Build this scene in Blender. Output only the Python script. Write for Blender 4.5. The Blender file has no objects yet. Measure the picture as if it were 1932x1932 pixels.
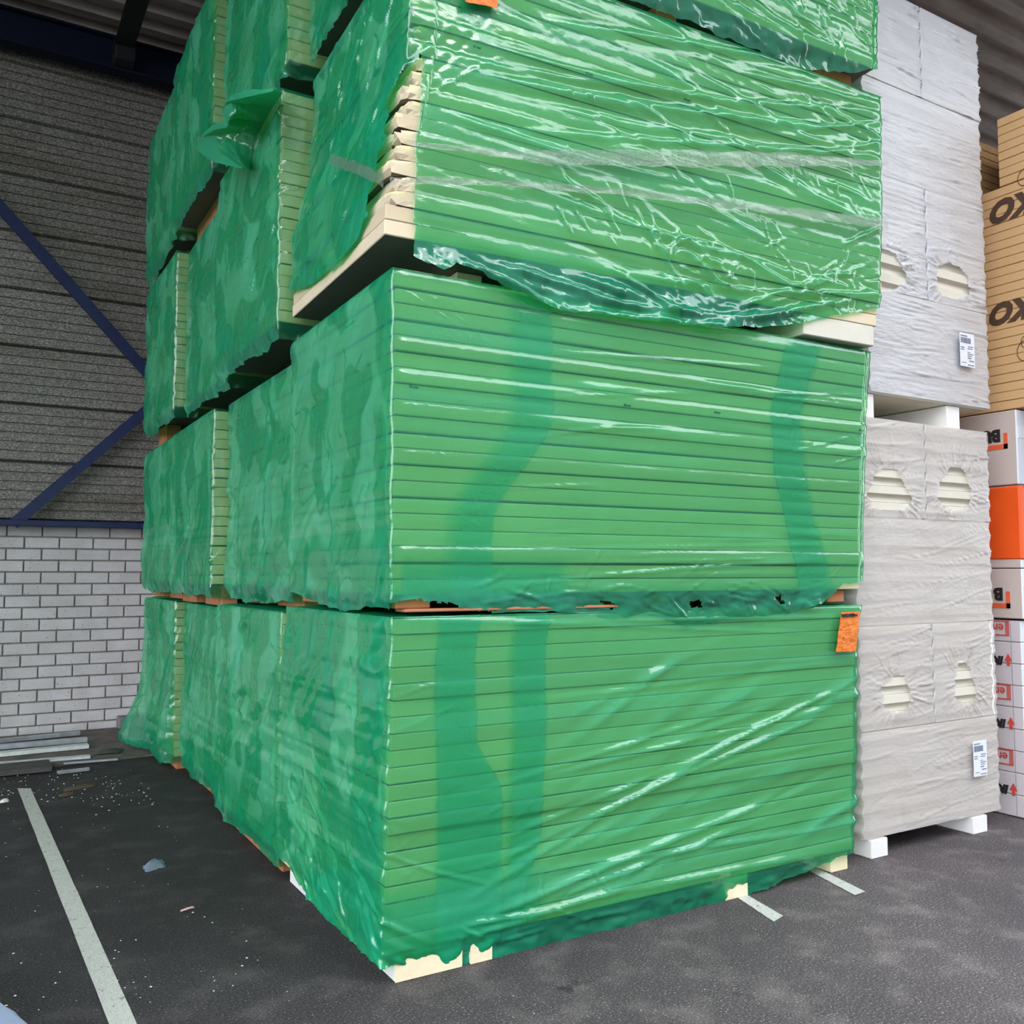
import bpy, math, random
import numpy as np
from mathutils import Matrix, Vector
SC = bpy.context.scene
COL = SC.collection
# ------------------------------------------------------------------ camera
F_PX, HOR = 1725.0, 1080.0
PITCH = math.atan((HOR - 966) / F_PX)
_up = np.array([0, math.cos(PITCH), -math.sin(PITCH)])
_d = np.array([3880.0 - 966, -(HOR - 966), -F_PX]); _d /= np.linalg.norm(_d)
_d = _d - _d.dot(_up) * _up; _d /= np.linalg.norm(_d)
_y = np.cross(_up, _d)
RW = np.array([_d, _y, _up])
CAM = np.array([-1.365, -3.124, 1.47])
cd = bpy.data.cameras.new('camera'); cam = bpy.data.objects.new('camera', cd); COL.objects.link(cam)
cd.sensor_width = 36; cd.lens = F_PX / 1932 * 36; cd.clip_end = 200
M = Matrix.Identity(4)
for i in range(3):
    for j in range(3): M[i][j] = RW[i, j]
    M[i][3] = CAM[i]
cam.matrix_world = M
SC.camera = cam
# ------------------------------------------------------------------ world, exposure
SC.view_settings.view_transform = 'Standard'; SC.view_settings.look = 'None'
SC.view_settings.gamma = 1; SC.view_settings.use_curve_mapping = False
SC.view_settings.exposure = 0.0
W = bpy.data.worlds.new('world'); SC.world = W; W.use_nodes = True
wn = W.node_tree.nodes; wl = W.node_tree.links
bg = wn['Background']; bg.inputs[0].default_value = (0.86, 0.92, 1.0, 1); bg.inputs[1].default_value = 5.0
sd = bpy.data.lights.new('sun', 'SUN'); sd.energy = 1.0; sd.angle = math.radians(25); sd.color = (1, 0.95, 0.86)
sun = bpy.data.objects.new('sun', sd); COL.objects.link(sun)
sun.rotation_euler = Vector((0.15, -0.8, 0.60)).to_track_quat('Z', 'Y').to_euler()
SC.cycles.transparent_max_bounces = 24
SC.cycles.max_bounces = 10
SC.cycles.caustics_reflective = False; SC.cycles.caustics_refractive = False

def ray(px, py): return RW @ np.array([px - 966, 966 - py, -F_PX])
def hit(px, py, ax, v):
    r = ray(px, py); t = (v - CAM[ax]) / r[ax]; return CAM + t * r
def hX(px, py, v=0.0): return hit(px, py, 0, v)
def hY(px, py, v=0.0): return hit(px, py, 1, v)
def hZ(px, py, v=0.0): return hit(px, py, 2, v)

# ------------------------------------------------------------------ noise
def _h(ix, iy, seed):
    n = (ix.astype(np.int64) * 374761393 + iy.astype(np.int64) * 668265263 + seed * 974634777) & 0xFFFFFFFF
    n = ((n ^ (n >> 13)) * 1274126177) & 0xFFFFFFFF
    return ((n ^ (n >> 16)) & 0xFFFF) / 65535.0
def gn(x, y, seed=0):
    x = np.asarray(x, float); y = np.asarray(y, float)
    x, y = np.broadcast_arrays(x, y)
    ix = np.floor(x); iy = np.floor(y); fx = x - ix; fy = y - iy
    u = fx * fx * fx * (fx * (fx * 6 - 15) + 10); v = fy * fy * fy * (fy * (fy * 6 - 15) + 10)
    def g(a, b):
        t = _h(ix + a, iy + b, seed) * 2 * math.pi
        return np.cos(t) * (fx - a) + np.sin(t) * (fy - b)
    return 1.5 * ((g(0, 0) * (1 - u) + g(1, 0) * u) * (1 - v) + (g(0, 1) * (1 - u) + g(1, 1) * u) * v)
def fbm(x, y, seed=0, o=3):
    r = 0; a = 1.0
    for k in range(o): r = r + a * gn(x * 2 ** k, y * 2 ** k, seed + k * 17); a *= 0.5
    return r
def sstep(a, b, x):
    t = np.clip((x - a) / (b - a), 0, 1); return t * t * (3 - 2 * t)

# ------------------------------------------------------------------ materials
MATS = {}
class NT:
    def __init__(s, name):
        s.m = bpy.data.materials.new(name); s.m.use_nodes = True; s.t = s.m.node_tree; s.t.nodes.clear()
        s.out = s.n('ShaderNodeOutputMaterial'); MATS[name] = s.m
    def n(s, k, **kw):
        nd = s.t.nodes.new(k)
        for a, b in kw.items():
            if hasattr(nd, a): setattr(nd, a, b)
        return nd
    def l(s, a, b): s.t.links.new(a, b)
    def set(s, nd, **kw):
        for k, v in kw.items():
            i = nd.inputs[k.replace('_', ' ')]
            if hasattr(v, 'is_output'): s.l(v, i)
            else: i.default_value = v
        return nd
    def coord(s, scale=(1, 1, 1), rot=(0, 0, 0), which='Object'):
        c = s.n('ShaderNodeTexCoord'); m = s.n('ShaderNodeMapping')
        m.inputs['Scale'].default_value = scale; m.inputs['Rotation'].default_value = rot
        s.l(c.outputs[which], m.inputs[0]); return m.outputs[0]
    def world(s, scale=(1, 1, 1), rot=(0, 0, 0)):
        c = s.n('ShaderNodeNewGeometry'); m = s.n('ShaderNodeMapping')
        m.inputs['Scale'].default_value = scale; m.inputs['Rotation'].default_value = rot
        s.l(c.outputs['Position'], m.inputs[0]); return m.outputs[0]
    def noise(s, vec, scale=5, detail=4, rough=0.55):
        n = s.n('ShaderNodeTexNoise'); s.l(vec, n.inputs['Vector'])
        n.inputs['Scale'].default_value = scale; n.inputs['Detail'].default_value = detail; n.inputs['Roughness'].default_value = rough
        return n.outputs['Fac']
    def ramp(s, fac, stops):
        r = s.n('ShaderNodeValToRGB'); s.l(fac, r.inputs[0]); e = r.color_ramp.elements
        while len(e) < len(stops): e.new(0.5)
        for i, (p, c) in enumerate(stops):
            e[i].position = p; e[i].color = tuple(c) + (1,) if len(c) == 3 else c
        return r.outputs[0]
    def mix(s, fac, a, b, mode='MIX'):
        m = s.n('ShaderNodeMix'); m.data_type = 'RGBA'; m.blend_type = mode
        for v, i in ((fac, 0), (a, 6), (b, 7)):
            if hasattr(v, 'is_output'): s.l(v, m.inputs[i])
            else: m.inputs[i].default_value = v if i == 0 else tuple(v) + (1,)
        return m.outputs[2]
    def math(s, op, a, b=0.0, c=0.0):
        m = s.n('ShaderNodeMath'); m.operation = op
        for i, v in enumerate((a, b, c)):
            if hasattr(v, 'is_output'): s.l(v, m.inputs[i])
            else: m.inputs[i].default_value = v
        return m.outputs[0]
    def bump(s, h, strength=0.3, dist=0.01, normal=None):
        b = s.n('ShaderNodeBump'); b.inputs['Strength'].default_value = strength; b.inputs['Distance'].default_value = dist
        s.l(h, b.inputs['Height'])
        if normal is not None: s.l(normal, b.inputs['Normal'])
        return b.outputs[0]
    def principled(s, color, rough=0.6, metal=0.0, normal=None, spec=0.5):
        p = s.n('ShaderNodeBsdfPrincipled')
        for k, v in (('Base Color', color), ('Roughness', rough), ('Metallic', metal), ('Specular IOR Level', spec)):
            if hasattr(v, 'is_output'): s.l(v, p.inputs[k])
            else: p.inputs[k].default_value = (tuple(v) + (1,)) if k == 'Base Color' else v
        if normal is not None: s.l(normal, p.inputs['Normal'])
        s.l(p.outputs[0], s.out.inputs[0]); return p
def simple(name, c, rough=0.6, metal=0.0, var=0.12, scale=8, bump=0.15, bscale=60, spec=0.4):
    t = NT(name); v = t.coord()
    n = t.noise(v, scale, 5)
    col = t.ramp(n, [(0.25, [x * (1 - var) for x in c]), (0.75, [min(1, x * (1 + var)) for x in c])])
    t.principled(col, rough, metal, t.bump(t.noise(v, bscale, 3), bump, 0.003), spec); return t.m
def film_mat(name, tint, opac, dcol, pale, rough=0.09, ior=1.75, bump=0.25, aniso=(14, 14, 14), gloss_col=(1, 1, 1)):
    t = NT(name)
    at = t.n('ShaderNodeAttribute', attribute_name='layers'); L = at.outputs['Fac']
    ah = t.n('ShaderNodeAttribute', attribute_name='haze'); H = ah.outputs['Fac']
    cc = t.n('ShaderNodeCombineColor')
    for i in range(3): t.l(t.math('POWER', tint[i], L), cc.inputs[i])
    op = t.math('SUBTRACT', 1.0, t.math('POWER', 1 - opac, L))
    op = t.math('ADD', op, t.math('MULTIPLY', H, t.math('SUBTRACT', 1.0, op)))
    fine = t.noise(t.coord(aniso), 3.0, 5, 0.6)
    fine2 = t.noise(t.coord((30, 30, 45), (0.6, 0.5, 0.3)), 2.2, 3)
    nb = t.bump(fine, bump, 0.006); nb = t.bump(fine2, bump * 0.6, 0.004, nb)
    dc = t.mix(H, dcol, pale)
    df = t.set(t.n('ShaderNodeBsdfDiffuse'), Color=dc, Normal=nb); tl = t.set(t.n('ShaderNodeBsdfTranslucent'), Color=dc, Normal=nb)
    tr = t.set(t.n('ShaderNodeBsdfTransparent'), Color=cc.outputs[0])
    def ms(f, a, b):
        m = t.n('ShaderNodeMixShader')
        if hasattr(f, 'is_output'): t.l(f, m.inputs[0])
        else: m.inputs[0].default_value = f
        t.l(a, m.inputs[1]); t.l(b, m.inputs[2]); return m.outputs[0]
    body = ms(op, tr.outputs[0], ms(0.35, df.outputs[0], tl.outputs[0]))
    gl = t.n('ShaderNodeBsdfGlossy'); gl.inputs['Roughness'].default_value = rough; gl.inputs['Color'].default_value = tuple(gloss_col) + (1,); t.l(nb, gl.inputs['Normal'])
    # Fresnel reflectance of a thin sheet, the same from both sides (Schlick)
    geo = t.n('ShaderNodeNewGeometry'); dp = t.n('ShaderNodeVectorMath'); dp.operation = 'DOT_PRODUCT'; t.l(geo.outputs['Incoming'], dp.inputs[0]); t.l(nb, dp.inputs[1])
    f0 = ((ior - 1) / (ior + 1)) ** 2 * 1.7
    cs = t.math('MINIMUM', 1.0, t.math('MAXIMUM', 0.0, t.math('ABSOLUTE', dp.outputs['Value'])))
    fade = t.math('MINIMUM', 1.0, t.math('MAXIMUM', 0.0, t.math('MULTIPLY', t.math('SUBTRACT', dp.outputs['Value'], 0.13), 5.0)))  # facets turned away from the eye cannot mirror
    frb = t.math('MULTIPLY', fade, t.math('MINIMUM', 0.6, t.math('MULTIPLY_ADD', t.math('POWER', t.math('SUBTRACT', 1.0, cs), 5.0), 1 - f0, f0)))
    t.l(ms(frb, body, gl.outputs[0]), t.out.inputs[0]); return t.m

film_mat('green_film', (0.42, 0.755, 0.42), 0.19, (0.004, 0.58, 0.30), (0.20, 0.74, 0.50), rough=0.06, ior=1.55, bump=0.16, aniso=(10, 10, 18))
film_mat('white_film', (0.97, 0.96, 0.95), 0.34, (0.84, 0.79, 0.76), (0.84, 0.79, 0.77), rough=0.16, ior=1.5, aniso=(8, 8, 40), bump=0.35)
film_mat('white_film_glossy', (0.96, 0.96, 0.98), 0.55, (0.84, 0.84, 0.88), (0.86, 0.86, 0.90), rough=0.13, ior=1.75, aniso=(6, 6, 45), bump=0.6)
film_mat('clear_tape', (0.84, 0.84, 0.82), 0.22, (0.42, 0.44, 0.40), (0.5, 0.5, 0.48), rough=0.15, ior=1.45, aniso=(25, 25, 8), bump=0.7)
film_mat('bluish_film', (0.7, 0.8, 0.95), 0.5, (0.45, 0.52, 0.65), (0.5, 0.6, 0.8), rough=0.15, ior=1.6)
film_mat('tan_film', (0.9, 0.86, 0.76), 0.3, (0.62, 0.45, 0.27), (0.6, 0.45, 0.3), rough=0.2, ior=1.45)

t = NT('foam_edge'); v = t.coord(); n_ = t.noise(v, 3, 5); oi = t.n('ShaderNodeObjectInfo')
c = t.ramp(n_, [(0.25, (0.70, 0.59, 0.41)), (0.75, (0.82, 0.70, 0.50))])
c = t.mix(t.math('MULTIPLY', oi.outputs['Random'], 0.6), c, (0.56, 0.43, 0.27))
t.principled(c, 0.85, 0, t.bump(t.noise(v, 120, 3), 0.5, 0.003), .3)
simple('foam_core', (0.84, 0.68, 0.36), 0.95, var=0.16, scale=20, bump=1.0, bscale=60)
simple('foil_face', (0.20, 0.175, 0.15), 0.8, var=0.08)
simple('foil_white', (0.80, 0.76, 0.80), 0.6, var=0.05)
simple('bearer_foam', (0.86, 0.83, 0.80), 0.9, var=0.05, bump=0.4, bscale=90)
simple('bearer_cream', (0.84, 0.72, 0.48), 0.9, var=0.08, bump=0.5, bscale=90)
simple('bearer_terracotta', (0.46, 0.17, 0.08), 0.85, var=0.2, bump=0.4)
simple('ivory_board', (0.66, 0.62, 0.52), 0.8, var=0.05, bump=0.2)
simple('tan_board', (0.66, 0.40, 0.19), 0.75, var=0.06, scale=2, bump=0.1)
simple('tan_joint', (0.30, 0.17, 0.07), 0.9)
simple('carton', (0.58, 0.47, 0.42), 0.8, var=0.05, scale=3, bump=0.1)
simple('carton_end', (0.72, 0.74, 0.80), 0.6, var=0.05, bump=0.1)
simple('orange_wrap', (0.86, 0.10, 0.012), 0.4, var=0.08, scale=6, bump=0.25, bscale=25)
simple('print_black', (0.02, 0.018, 0.016), 0.6)
simple('print_brown', (0.085, 0.045, 0.028), 0.7)
simple('print_red', (0.62, 0.07, 0.045), 0.6)
simple('print_orange', (0.80, 0.12, 0.04), 0.6)
simple('print_grey', (0.22, 0.24, 0.30), 0.7)
simple('sticker', (0.78, 0.79, 0.84), 0.5, var=0.03)
simple('yellow_pack', (0.70, 0.50, 0.12), 0.6)
simple('navy_steel', (0.008, 0.018, 0.075), 0.5, var=0.25, spec=0.4)
simple('navy_shaded', (0.003, 0.006, 0.02), 0.6, var=0.2, spec=0.2)  # navy steel again, its colour darkened for the shade under the roof
simple('black_steel', (0.006, 0.006, 0.008), 0.6)
simple('galv_strip', (0.55, 0.58, 0.62), 0.35, metal=0.7, var=0.3, scale=12)
simple('galv_pale', (0.62, 0.64, 0.62), 0.6, var=0.25, scale=15)
simple('dark_plank', (0.07, 0.065, 0.062), 0.8, var=0.4, scale=6)
simple('concrete', (0.13, 0.115, 0.10), 0.9, var=0.4, scale=7, bump=0.6, bscale=50)
simple('concrete_block', (0.20, 0.18, 0.19), 0.95, var=0.25, scale=30, bump=1.0, bscale=70)
simple('mortar', (0.24, 0.215, 0.185), 0.95, var=0.25, scale=20, bump=0.6)
simple('chip_white', (0.75, 0.72, 0.66), 0.8)
simple('chip_pink', (0.75, 0.42, 0.42), 0.7)
simple('leaf_brown', (0.10, 0.07, 0.045), 0.8)
# sticker on the film: orange, crinkled
t = NT('orange_label'); v = t.coord((1, 1, 3)); n = t.noise(v, 34, 5, 0.7)
t.principled(t.ramp(n, [(0.35, (0.50, 0.09, 0.004)), (0.52, (0.80, 0.19, 0.006)), (0.68, (0.85, 0.30, 0.05))]), 0.35, 0, t.bump(n, 0.8, 0.004))
# painted brick
t = NT('painted_brick'); v = t.world(); n = t.noise(v, 5, 5); sp = t.noise(v, 70, 2, 0.5)
oi = t.n('ShaderNodeObjectInfo')
c = t.ramp(n, [(0.3, (0.50, 0.475, 0.47)), (0.7, (0.62, 0.60, 0.60))])
c = t.mix(t.math('MULTIPLY', oi.outputs['Random'], 0.22), c, (0.40, 0.37, 0.35))
c = t.mix(t.ramp(sp, [(0.26, (0.85, 0.85, 0.85)), (0.34, (0, 0, 0))]), c, (0.12, 0.10, 0.09))
t.principled(c, 0.8, 0, t.bump(t.noise(v, 45, 4), 0.5, 0.004))
# galvanised liner tray
t = NT('liner_tray'); v = t.world((1, 1, 2.0)); n = t.noise(v, 55, 3, 0.75); n2 = t.noise(t.world((0.35, 1, 2.4)), 2.0, 4)
c = t.ramp(n, [(0.36, (0.07, 0.07, 0.064)), (0.52, (0.19, 0.182, 0.16)), (0.68, (0.46, 0.42, 0.34))])
c = t.mix(t.ramp(n2, [(0.45, (0, 0, 0)), (0.72, (0.5, 0.5, 0.5))]), c, (0.36, 0.28, 0.16), 'MULTIPLY')
t.principled(c, 0.6, 0.15, t.bump(n, 0.2, 0.003))
# roof sheet
t = NT('roof_sheet'); v = t.world((0.4, 1, 1)); n = t.noise(v, 5, 5)
t.principled(t.ramp(n, [(0.3, (0.24, 0.20, 0.17)), (0.7, (0.40, 0.35, 0.30))]), 0.6, 0.1, t.bump(n, 0.1, 0.004))
# asphalt
t = NT('asphalt'); v = t.world()
g = t.noise(v, 120, 3, 0.75); big = t.noise(v, 0.7, 5, 0.6); mid = t.noise(v, 5, 5)
base = t.ramp(g, [(0.30, (0.010, 0.0095, 0.010)), (0.5, (0.028, 0.026, 0.027)), (0.62, (0.065, 0.058, 0.057)), (0.72, (0.34, 0.31, 0.28))])
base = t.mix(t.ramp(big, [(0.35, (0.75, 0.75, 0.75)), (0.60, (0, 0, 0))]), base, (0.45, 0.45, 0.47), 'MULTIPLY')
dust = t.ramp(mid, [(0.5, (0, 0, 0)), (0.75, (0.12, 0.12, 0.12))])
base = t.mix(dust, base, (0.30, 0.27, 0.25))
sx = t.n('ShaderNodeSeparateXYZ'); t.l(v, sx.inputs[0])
light_fall = t.math('SMOOTH_MIN', 1.0, t.math('MAXIMUM', 0.0, t.math('MULTIPLY_ADD', t.math('SUBTRACT', sx.outputs[0], sx.outputs[1]), 0.22, 0.35)), 0.1)  # light falling from the right and front, painted into the asphalt colour
base = t.mix(light_fall, base, t.mix(1.0, base, (3.0, 2.75, 2.75), 'MULTIPLY'))
st = t.noise(t.world((1, 1, 1), (0, 0, 0.4)), 2.3, 5, 0.65)
base = t.mix(t.ramp(st, [(0.66, (0, 0, 0)), (0.72, (0.8, 0.8, 0.8))]), base, (0.008, 0.008, 0.009))
t.principled(base, 0.75, 0, t.bump(g, 0.8, 0.006), 0.35)
# road paint, worn
t = NT('road_paint'); v = t.world(); a = t.noise(v, 26, 6, 0.7); b = t.noise(v, 160, 2)
c = t.ramp(b, [(0.3, (0.42, 0.42, 0.38)), (0.7, (0.62, 0.62, 0.56))])
c = t.mix(t.ramp(a, [(0.30, (1, 1, 1)), (0.42, (0.05, 0.05, 0.05))]), c, (0.03, 0.03, 0.03))
t.principled(c, 0.8, 0, t.bump(b, 0.5, 0.003))
simple('blocker_grey', (0.16, 0.16, 0.165), 0.9)
# ------------------------------------------------------------------ object helpers
def raw(name, V, Fc, mat, parent=None, smooth=False, mi=None, attrs=None, loc=None):
    me = bpy.data.meshes.new(name)
    V = np.asarray(V, dtype=np.float32); me.vertices.add(len(V)); me.vertices.foreach_set('co', V.ravel())
    if isinstance(Fc, np.ndarray) and Fc.ndim == 2:
        nf, k = Fc.shape; me.loops.add(nf * k); me.loops.foreach_set('vertex_index', Fc.ravel().astype(np.int32))
        me.polygons.add(nf); me.polygons.foreach_set('loop_start', np.arange(0, nf * k, k, dtype=np.int32))
    else:
        tot = sum(len(f) for f in Fc); me.loops.add(tot); me.loops.foreach_set('vertex_index', [i for f in Fc for i in f])
        st = []; a = 0
        for f in Fc: st.append(a); a += len(f)
        me.polygons.add(len(Fc)); me.polygons.foreach_set('loop_start', st)
    for m in (mat if isinstance(mat, (list, tuple)) else [mat]): me.materials.append(MATS[m])
    me.update(calc_edges=True); me.validate()
    if mi is not None: me.polygons.foreach_set('material_index', mi)
    me.polygons.foreach_set('use_smooth', [bool(smooth)] * len(me.polygons))
    for k, v in (attrs or {}).items():
        a = me.attributes.new(k, 'FLOAT', 'POINT'); a.data.foreach_set('value', np.asarray(v, dtype=np.float32))
    return link(name, me, parent, loc)
def link(name, me, parent=None, loc=None, rz=0):
    o = bpy.data.objects.new(name, me); COL.objects.link(o); o.parent = parent
    if loc is not None: o.location = loc
    if rz: o.rotation_euler.z = rz
    return o
def tag(o, label, cat, group=None, kind=None):
    o['label'] = label; o['category'] = cat
    if group: o['group'] = group
    if kind: o['kind'] = kind
    return o
def empty(name, loc=(0, 0, 0), rz=0):
    e = bpy.data.objects.new(name, None); e.empty_display_size = 0.1; COL.objects.link(e); e.location = loc; e.rotation_euler.z = rz; return e
def box_vf(x0, x1, y0, y1, z0, z1, c=0.0):
    """box, chamfered on all edges by c: 24 verts"""
    if c <= 0:
        V = [(x, y, z) for x in (x0, x1) for y in (y0, y1) for z in (z0, z1)]
        return V, [(0, 1, 3, 2), (4, 6, 7, 5), (0, 4, 5, 1), (2, 3, 7, 6), (0, 2, 6, 4), (1, 5, 7, 3)]
    V = []; idx = {}
    for sx in (0, 1):
        for sy in (0, 1):
            for sz in (0, 1):
                X = (x0, x1)[sx]; Y = (y0, y1)[sy]; Z = (z0, z1)[sz]; dx, dy, dz = (c, -c)[sx], (c, -c)[sy], (c, -c)[sz]
                for a, p in enumerate(((X, Y + dy, Z + dz), (X + dx, Y, Z + dz), (X + dx, Y + dy, Z))):
                    idx[sx, sy, sz, a] = len(V); V.append(p)
    Fc = []
    I = lambda s, a: idx[s[0], s[1], s[2], a]
    for a in range(3):
        for s in (0, 1):
            b, d = [k for k in range(3) if k != a]
            q = []
            for u, w in ((0, 0), (1, 0), (1, 1), (0, 1)):
                k = [0, 0, 0]; k[a] = s; k[b] = u; k[d] = w; q.append(I(k, a))
            Fc.append(tuple(q))
    for a in range(3):
        b, d = [k for k in range(3) if k != a]
        for u in (0, 1):
            for w in (0, 1):
                k0 = [0, 0, 0]; k0[b] = u; k0[d] = w; k1 = list(k0); k1[a] = 1
                Fc.append((I(k0, b), I(k0, d), I(k1, d), I(k1, b)))
    for sx in (0, 1):
        for sy in (0, 1):
            for sz in (0, 1): Fc.append(tuple(idx[sx, sy, sz, a] for a in range(3)))
    return V, Fc
def fixn(me):
    import bmesh
    bm = bmesh.new(); bm.from_mesh(me); bmesh.ops.recalc_face_normals(bm, faces=bm.faces); bm.to_mesh(me); bm.free()
def box(name, x0, x1, y0, y1, z0, z1, mat, parent=None, c=0.003):
    V, Fc = box_vf(x0, x1, y0, y1, z0, z1, c); o = raw(name, V, Fc, mat, parent); fixn(o.data); return o
def multi(name, boxes, mat, parent=None, c=0.0):
    V = []; Fc = []
    for b in boxes:
        v, f = box_vf(*b, c); k = len(V); V += v; Fc += [tuple(i + k for i in q) for q in f]
    o = raw(name, V, Fc, mat, parent); fixn(o.data); return o
def bar(name, a, b, w, h, mat, parent=None):
    """straight bar between two points, w across (horizontal or in-plane), h other"""
    a = Vector(a); b = Vector(b); d = (b - a).normalized(); s = Vector((0, -1, 0)) if abs(d.y) < 0.9 else Vector((1, 0, 0))
    n = d.cross(s).normalized(); V = []
    for p in (a, b):
        for u, v in ((-1, -1), (1, -1), (1, 1), (-1, 1)): V.append(p + n * w / 2 * u + s * h / 2 * v)
    o = raw(name, V, [(0, 1, 2, 3), (4, 7, 6, 5), (0, 4, 5, 1), (1, 5, 6, 2), (2, 6, 7, 3), (3, 7, 4, 0)], mat, parent); fixn(o.data); return o
def profile(name, pts, x0, x1, mat, parent=None, axis='X'):
    """extrude an open (y,z) polyline along X (or (x,z) along Y)"""
    V = []
    for e in (x0, x1):
        for p in pts: V.append((e, p[0], p[1]) if axis == 'X' else (p[0], e, p[1]))
    n = len(pts); return raw(name, V, [(i, i + 1, n + i + 1, n + i) for i in range(n - 1)], mat, parent)
def text(name, s, mat, parent, origin, right, up, size, bold=0.0, shear=0.0, depth=0.0015):
    cu = bpy.data.curves.new(name, 'FONT'); cu.body = s; cu.size = size; cu.offset = bold; cu.shear = shear; cu.extrude = depth; cu.resolution_u = 3
    o = bpy.data.objects.new(name, cu); COL.objects.link(o)
    dg = bpy.context.evaluated_depsgraph_get(); me = bpy.data.meshes.new_from_object(o.evaluated_get(dg))
    bpy.data.objects.remove(o); bpy.data.curves.remove(cu)
    me.materials.clear(); me.materials.append(MATS[mat]); me.name = name
    r = Vector(right).normalized(); u = Vector(up).normalized(); n = r.cross(u)
    me.transform(Matrix(((r.x, u.x, n.x, origin[0]), (r.y, u.y, n.y, origin[1]), (r.z, u.z, n.z, origin[2]), (0, 0, 0, 1))))
    return link(name, me, parent)

# ------------------------------------------------------------------ setting: ground, roof, wall
def grid_plane(name, x0, x1, y0, y1, z, nx, ny, mat, amp=0):
    X, Y = np.meshgrid(np.linspace(x0, x1, nx), np.linspace(y0, y1, ny)); Z = z + amp * fbm(X * .7, Y * .7, 5)
    V = np.stack([X.ravel(), Y.ravel(), Z.ravel()], 1); i = np.arange((nx - 1) * (ny - 1)); r = i // (nx - 1); c = i % (nx - 1); a = r * nx + c
    return raw(name, V, np.stack([a, a + 1, a + nx + 1, a + nx], 1), mat, smooth=True)
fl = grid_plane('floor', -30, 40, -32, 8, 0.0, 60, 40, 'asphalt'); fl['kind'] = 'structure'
def quad_on_floor(name, px, mat, z):
    P = [hZ(x, y, z) for x, y in px]; return raw(name, P, [tuple(range(len(P)))], mat, fl)
def stripe(px, z=0.0025):
    # px: left-far, right-far, right-near, left-near
    a, b, c, d = [hZ(x, y, 0) for x, y in px]; n = 24; V = []
    for i in range(n + 1):
        t_ = i / n; l = a + (d - a) * t_; r = b + (c - b) * t_; j = 0.002
        l = l + np.array([j * float(gn(i * 2.3, 1.1, 4)), 0, 0]); r = r + np.array([j * float(gn(i * 2.1, 7.1, 9)), 0, 0])
        V += [(l[0], l[1], z), (r[0], r[1], z)]
    return raw('parking_line', V, [(2 * i, 2 * i + 1, 2 * i + 3, 2 * i + 2) for i in range(n)], 'road_paint', fl)
stripe([(33, 1488), (58, 1488), (262, 1940), (208, 1940)])
stripe([(1385, 1690), (1400, 1684), (1478, 1729), (1460, 1740)])
stripe([(1520, 1640), (1535, 1635), (1633, 1683), (1613, 1690)])
# concrete apron along the wall
WY = 6.25
V = [(-5, 4.60, .012), (-1.12, 4.62, .012), (-0.7, 4.70, .012), (-0.3, 4.74, .012), (0.6, 4.8, .012), (0.6, WY, .02), (-5, WY, .02), (-5, 4.6, -.01), (-1.12, 4.62, -.01), (-0.7, 4.7, -.01), (-0.3, 4.74, -.01), (0.6, 4.8, -.01)]
raw('concrete_apron', V, [(0, 1, 2, 3, 4, 5, 6), (7, 8, 1, 0), (8, 9, 2, 1), (9, 10, 3, 2), (10, 11, 4, 3)], 'concrete', fl)

wall = box('wall_back', -14, 16, WY + 0.02, WY + 0.30, -0.05, 1.90, 'mortar', None, 0); wall['kind'] = 'structure'
BL, BH, J = 0.285, 0.1065, 0.013
meb = raw('brick', *box_vf(0, BL - J, 0, 0.05, 0, BH - J, 0.004), 'painted_brick', wall); fixn(meb.data)
first = True; extra = []
rnd = random.Random(4)
for r in range(18):
    z = -0.012 + r * BH
    off = -(BL / 2 if r % 2 else 0) - 0.075
    for k in range(-15, 12):
        x = off + k * BL; yy = WY + 0.002 + rnd.uniform(-.002, .002)
        if x + BL < -2.2 or x > 0.9:
            extra.append((x, x + BL - J, yy, WY + .04, z, z + BH - J)); continue
        if first: o = meb; first = False
        else: o = meb.copy(); COL.objects.link(o)
        o.location = (x + rnd.uniform(-.001, .001), yy, z + rnd.uniform(-.001, .001))
ex = multi('brickwork_beyond', extra, 'painted_brick', wall); ex['kind'] = 'stuff'
# liner trays above the brickwork: each a folded sheet with fine ribs
TZ0, TH = 1.95, 0.53
k = 0; z = TZ0
while z < 6.7:
    pts = []; nr = 6
    pts.append((WY + 0.035, z))
    pts.append((WY + 0.0, z + 0.012))
    for i in range(nr):
        a = z + 0.012 + i * (TH - 0.024) / nr; b = a + (TH - 0.024) / nr
        pts += [(WY + 0.0, a + .004), (WY + 0.0, b - 0.018), (WY + 0.018, b - 0.013), (WY + 0.018, b - 0.004), (WY, b)]
    pts += [(WY + 0.05, z + TH)]
    profile('liner_tray', pts, -14, 16, 'liner_tray', wall); z += TH
box('wall_backing', -14, 16, WY + 0.06, WY + 0.2, 1.9, 6.9, 'black_steel', wall, 0)
# navy steel: sill angle, eaves beam, two braces
tr = box('trim_1', -14, 16, WY - 0.22, WY + 0.03, 1.885, 1.935, 'navy_steel'); tr['kind'] = 'structure'
P1, P2 = hY(0, 390, 6.08), hY(275, 700, 6.08); d = P2 - P1
b1 = bar('diagonal_brace', P1 - d * 0.9, P2 + d * .18, 0.095, 0.06, 'navy_steel'); tag(b1, 'navy steel brace sloping down from the upper left towards the green stacks', 'brace', 'navy steel wall braces')
P1, P2 = hY(275, 775, 6.08), hY(30, 985, 6.08); d = P2 - P1
b2 = bar('diagonal_brace', P1 - d * .1, P2 - np.array([0, 0, 0]) + d * .02, 0.095, 0.06, 'navy_steel'); tag(b2, 'navy steel brace rising from the top of the brick wall to the green stacks', 'brace', 'navy steel wall braces')
eb = empty('eaves_beam'); tag(eb, 'shade-darkened navy steel beam running along the top of the wall under the roof', 'beam')
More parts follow.
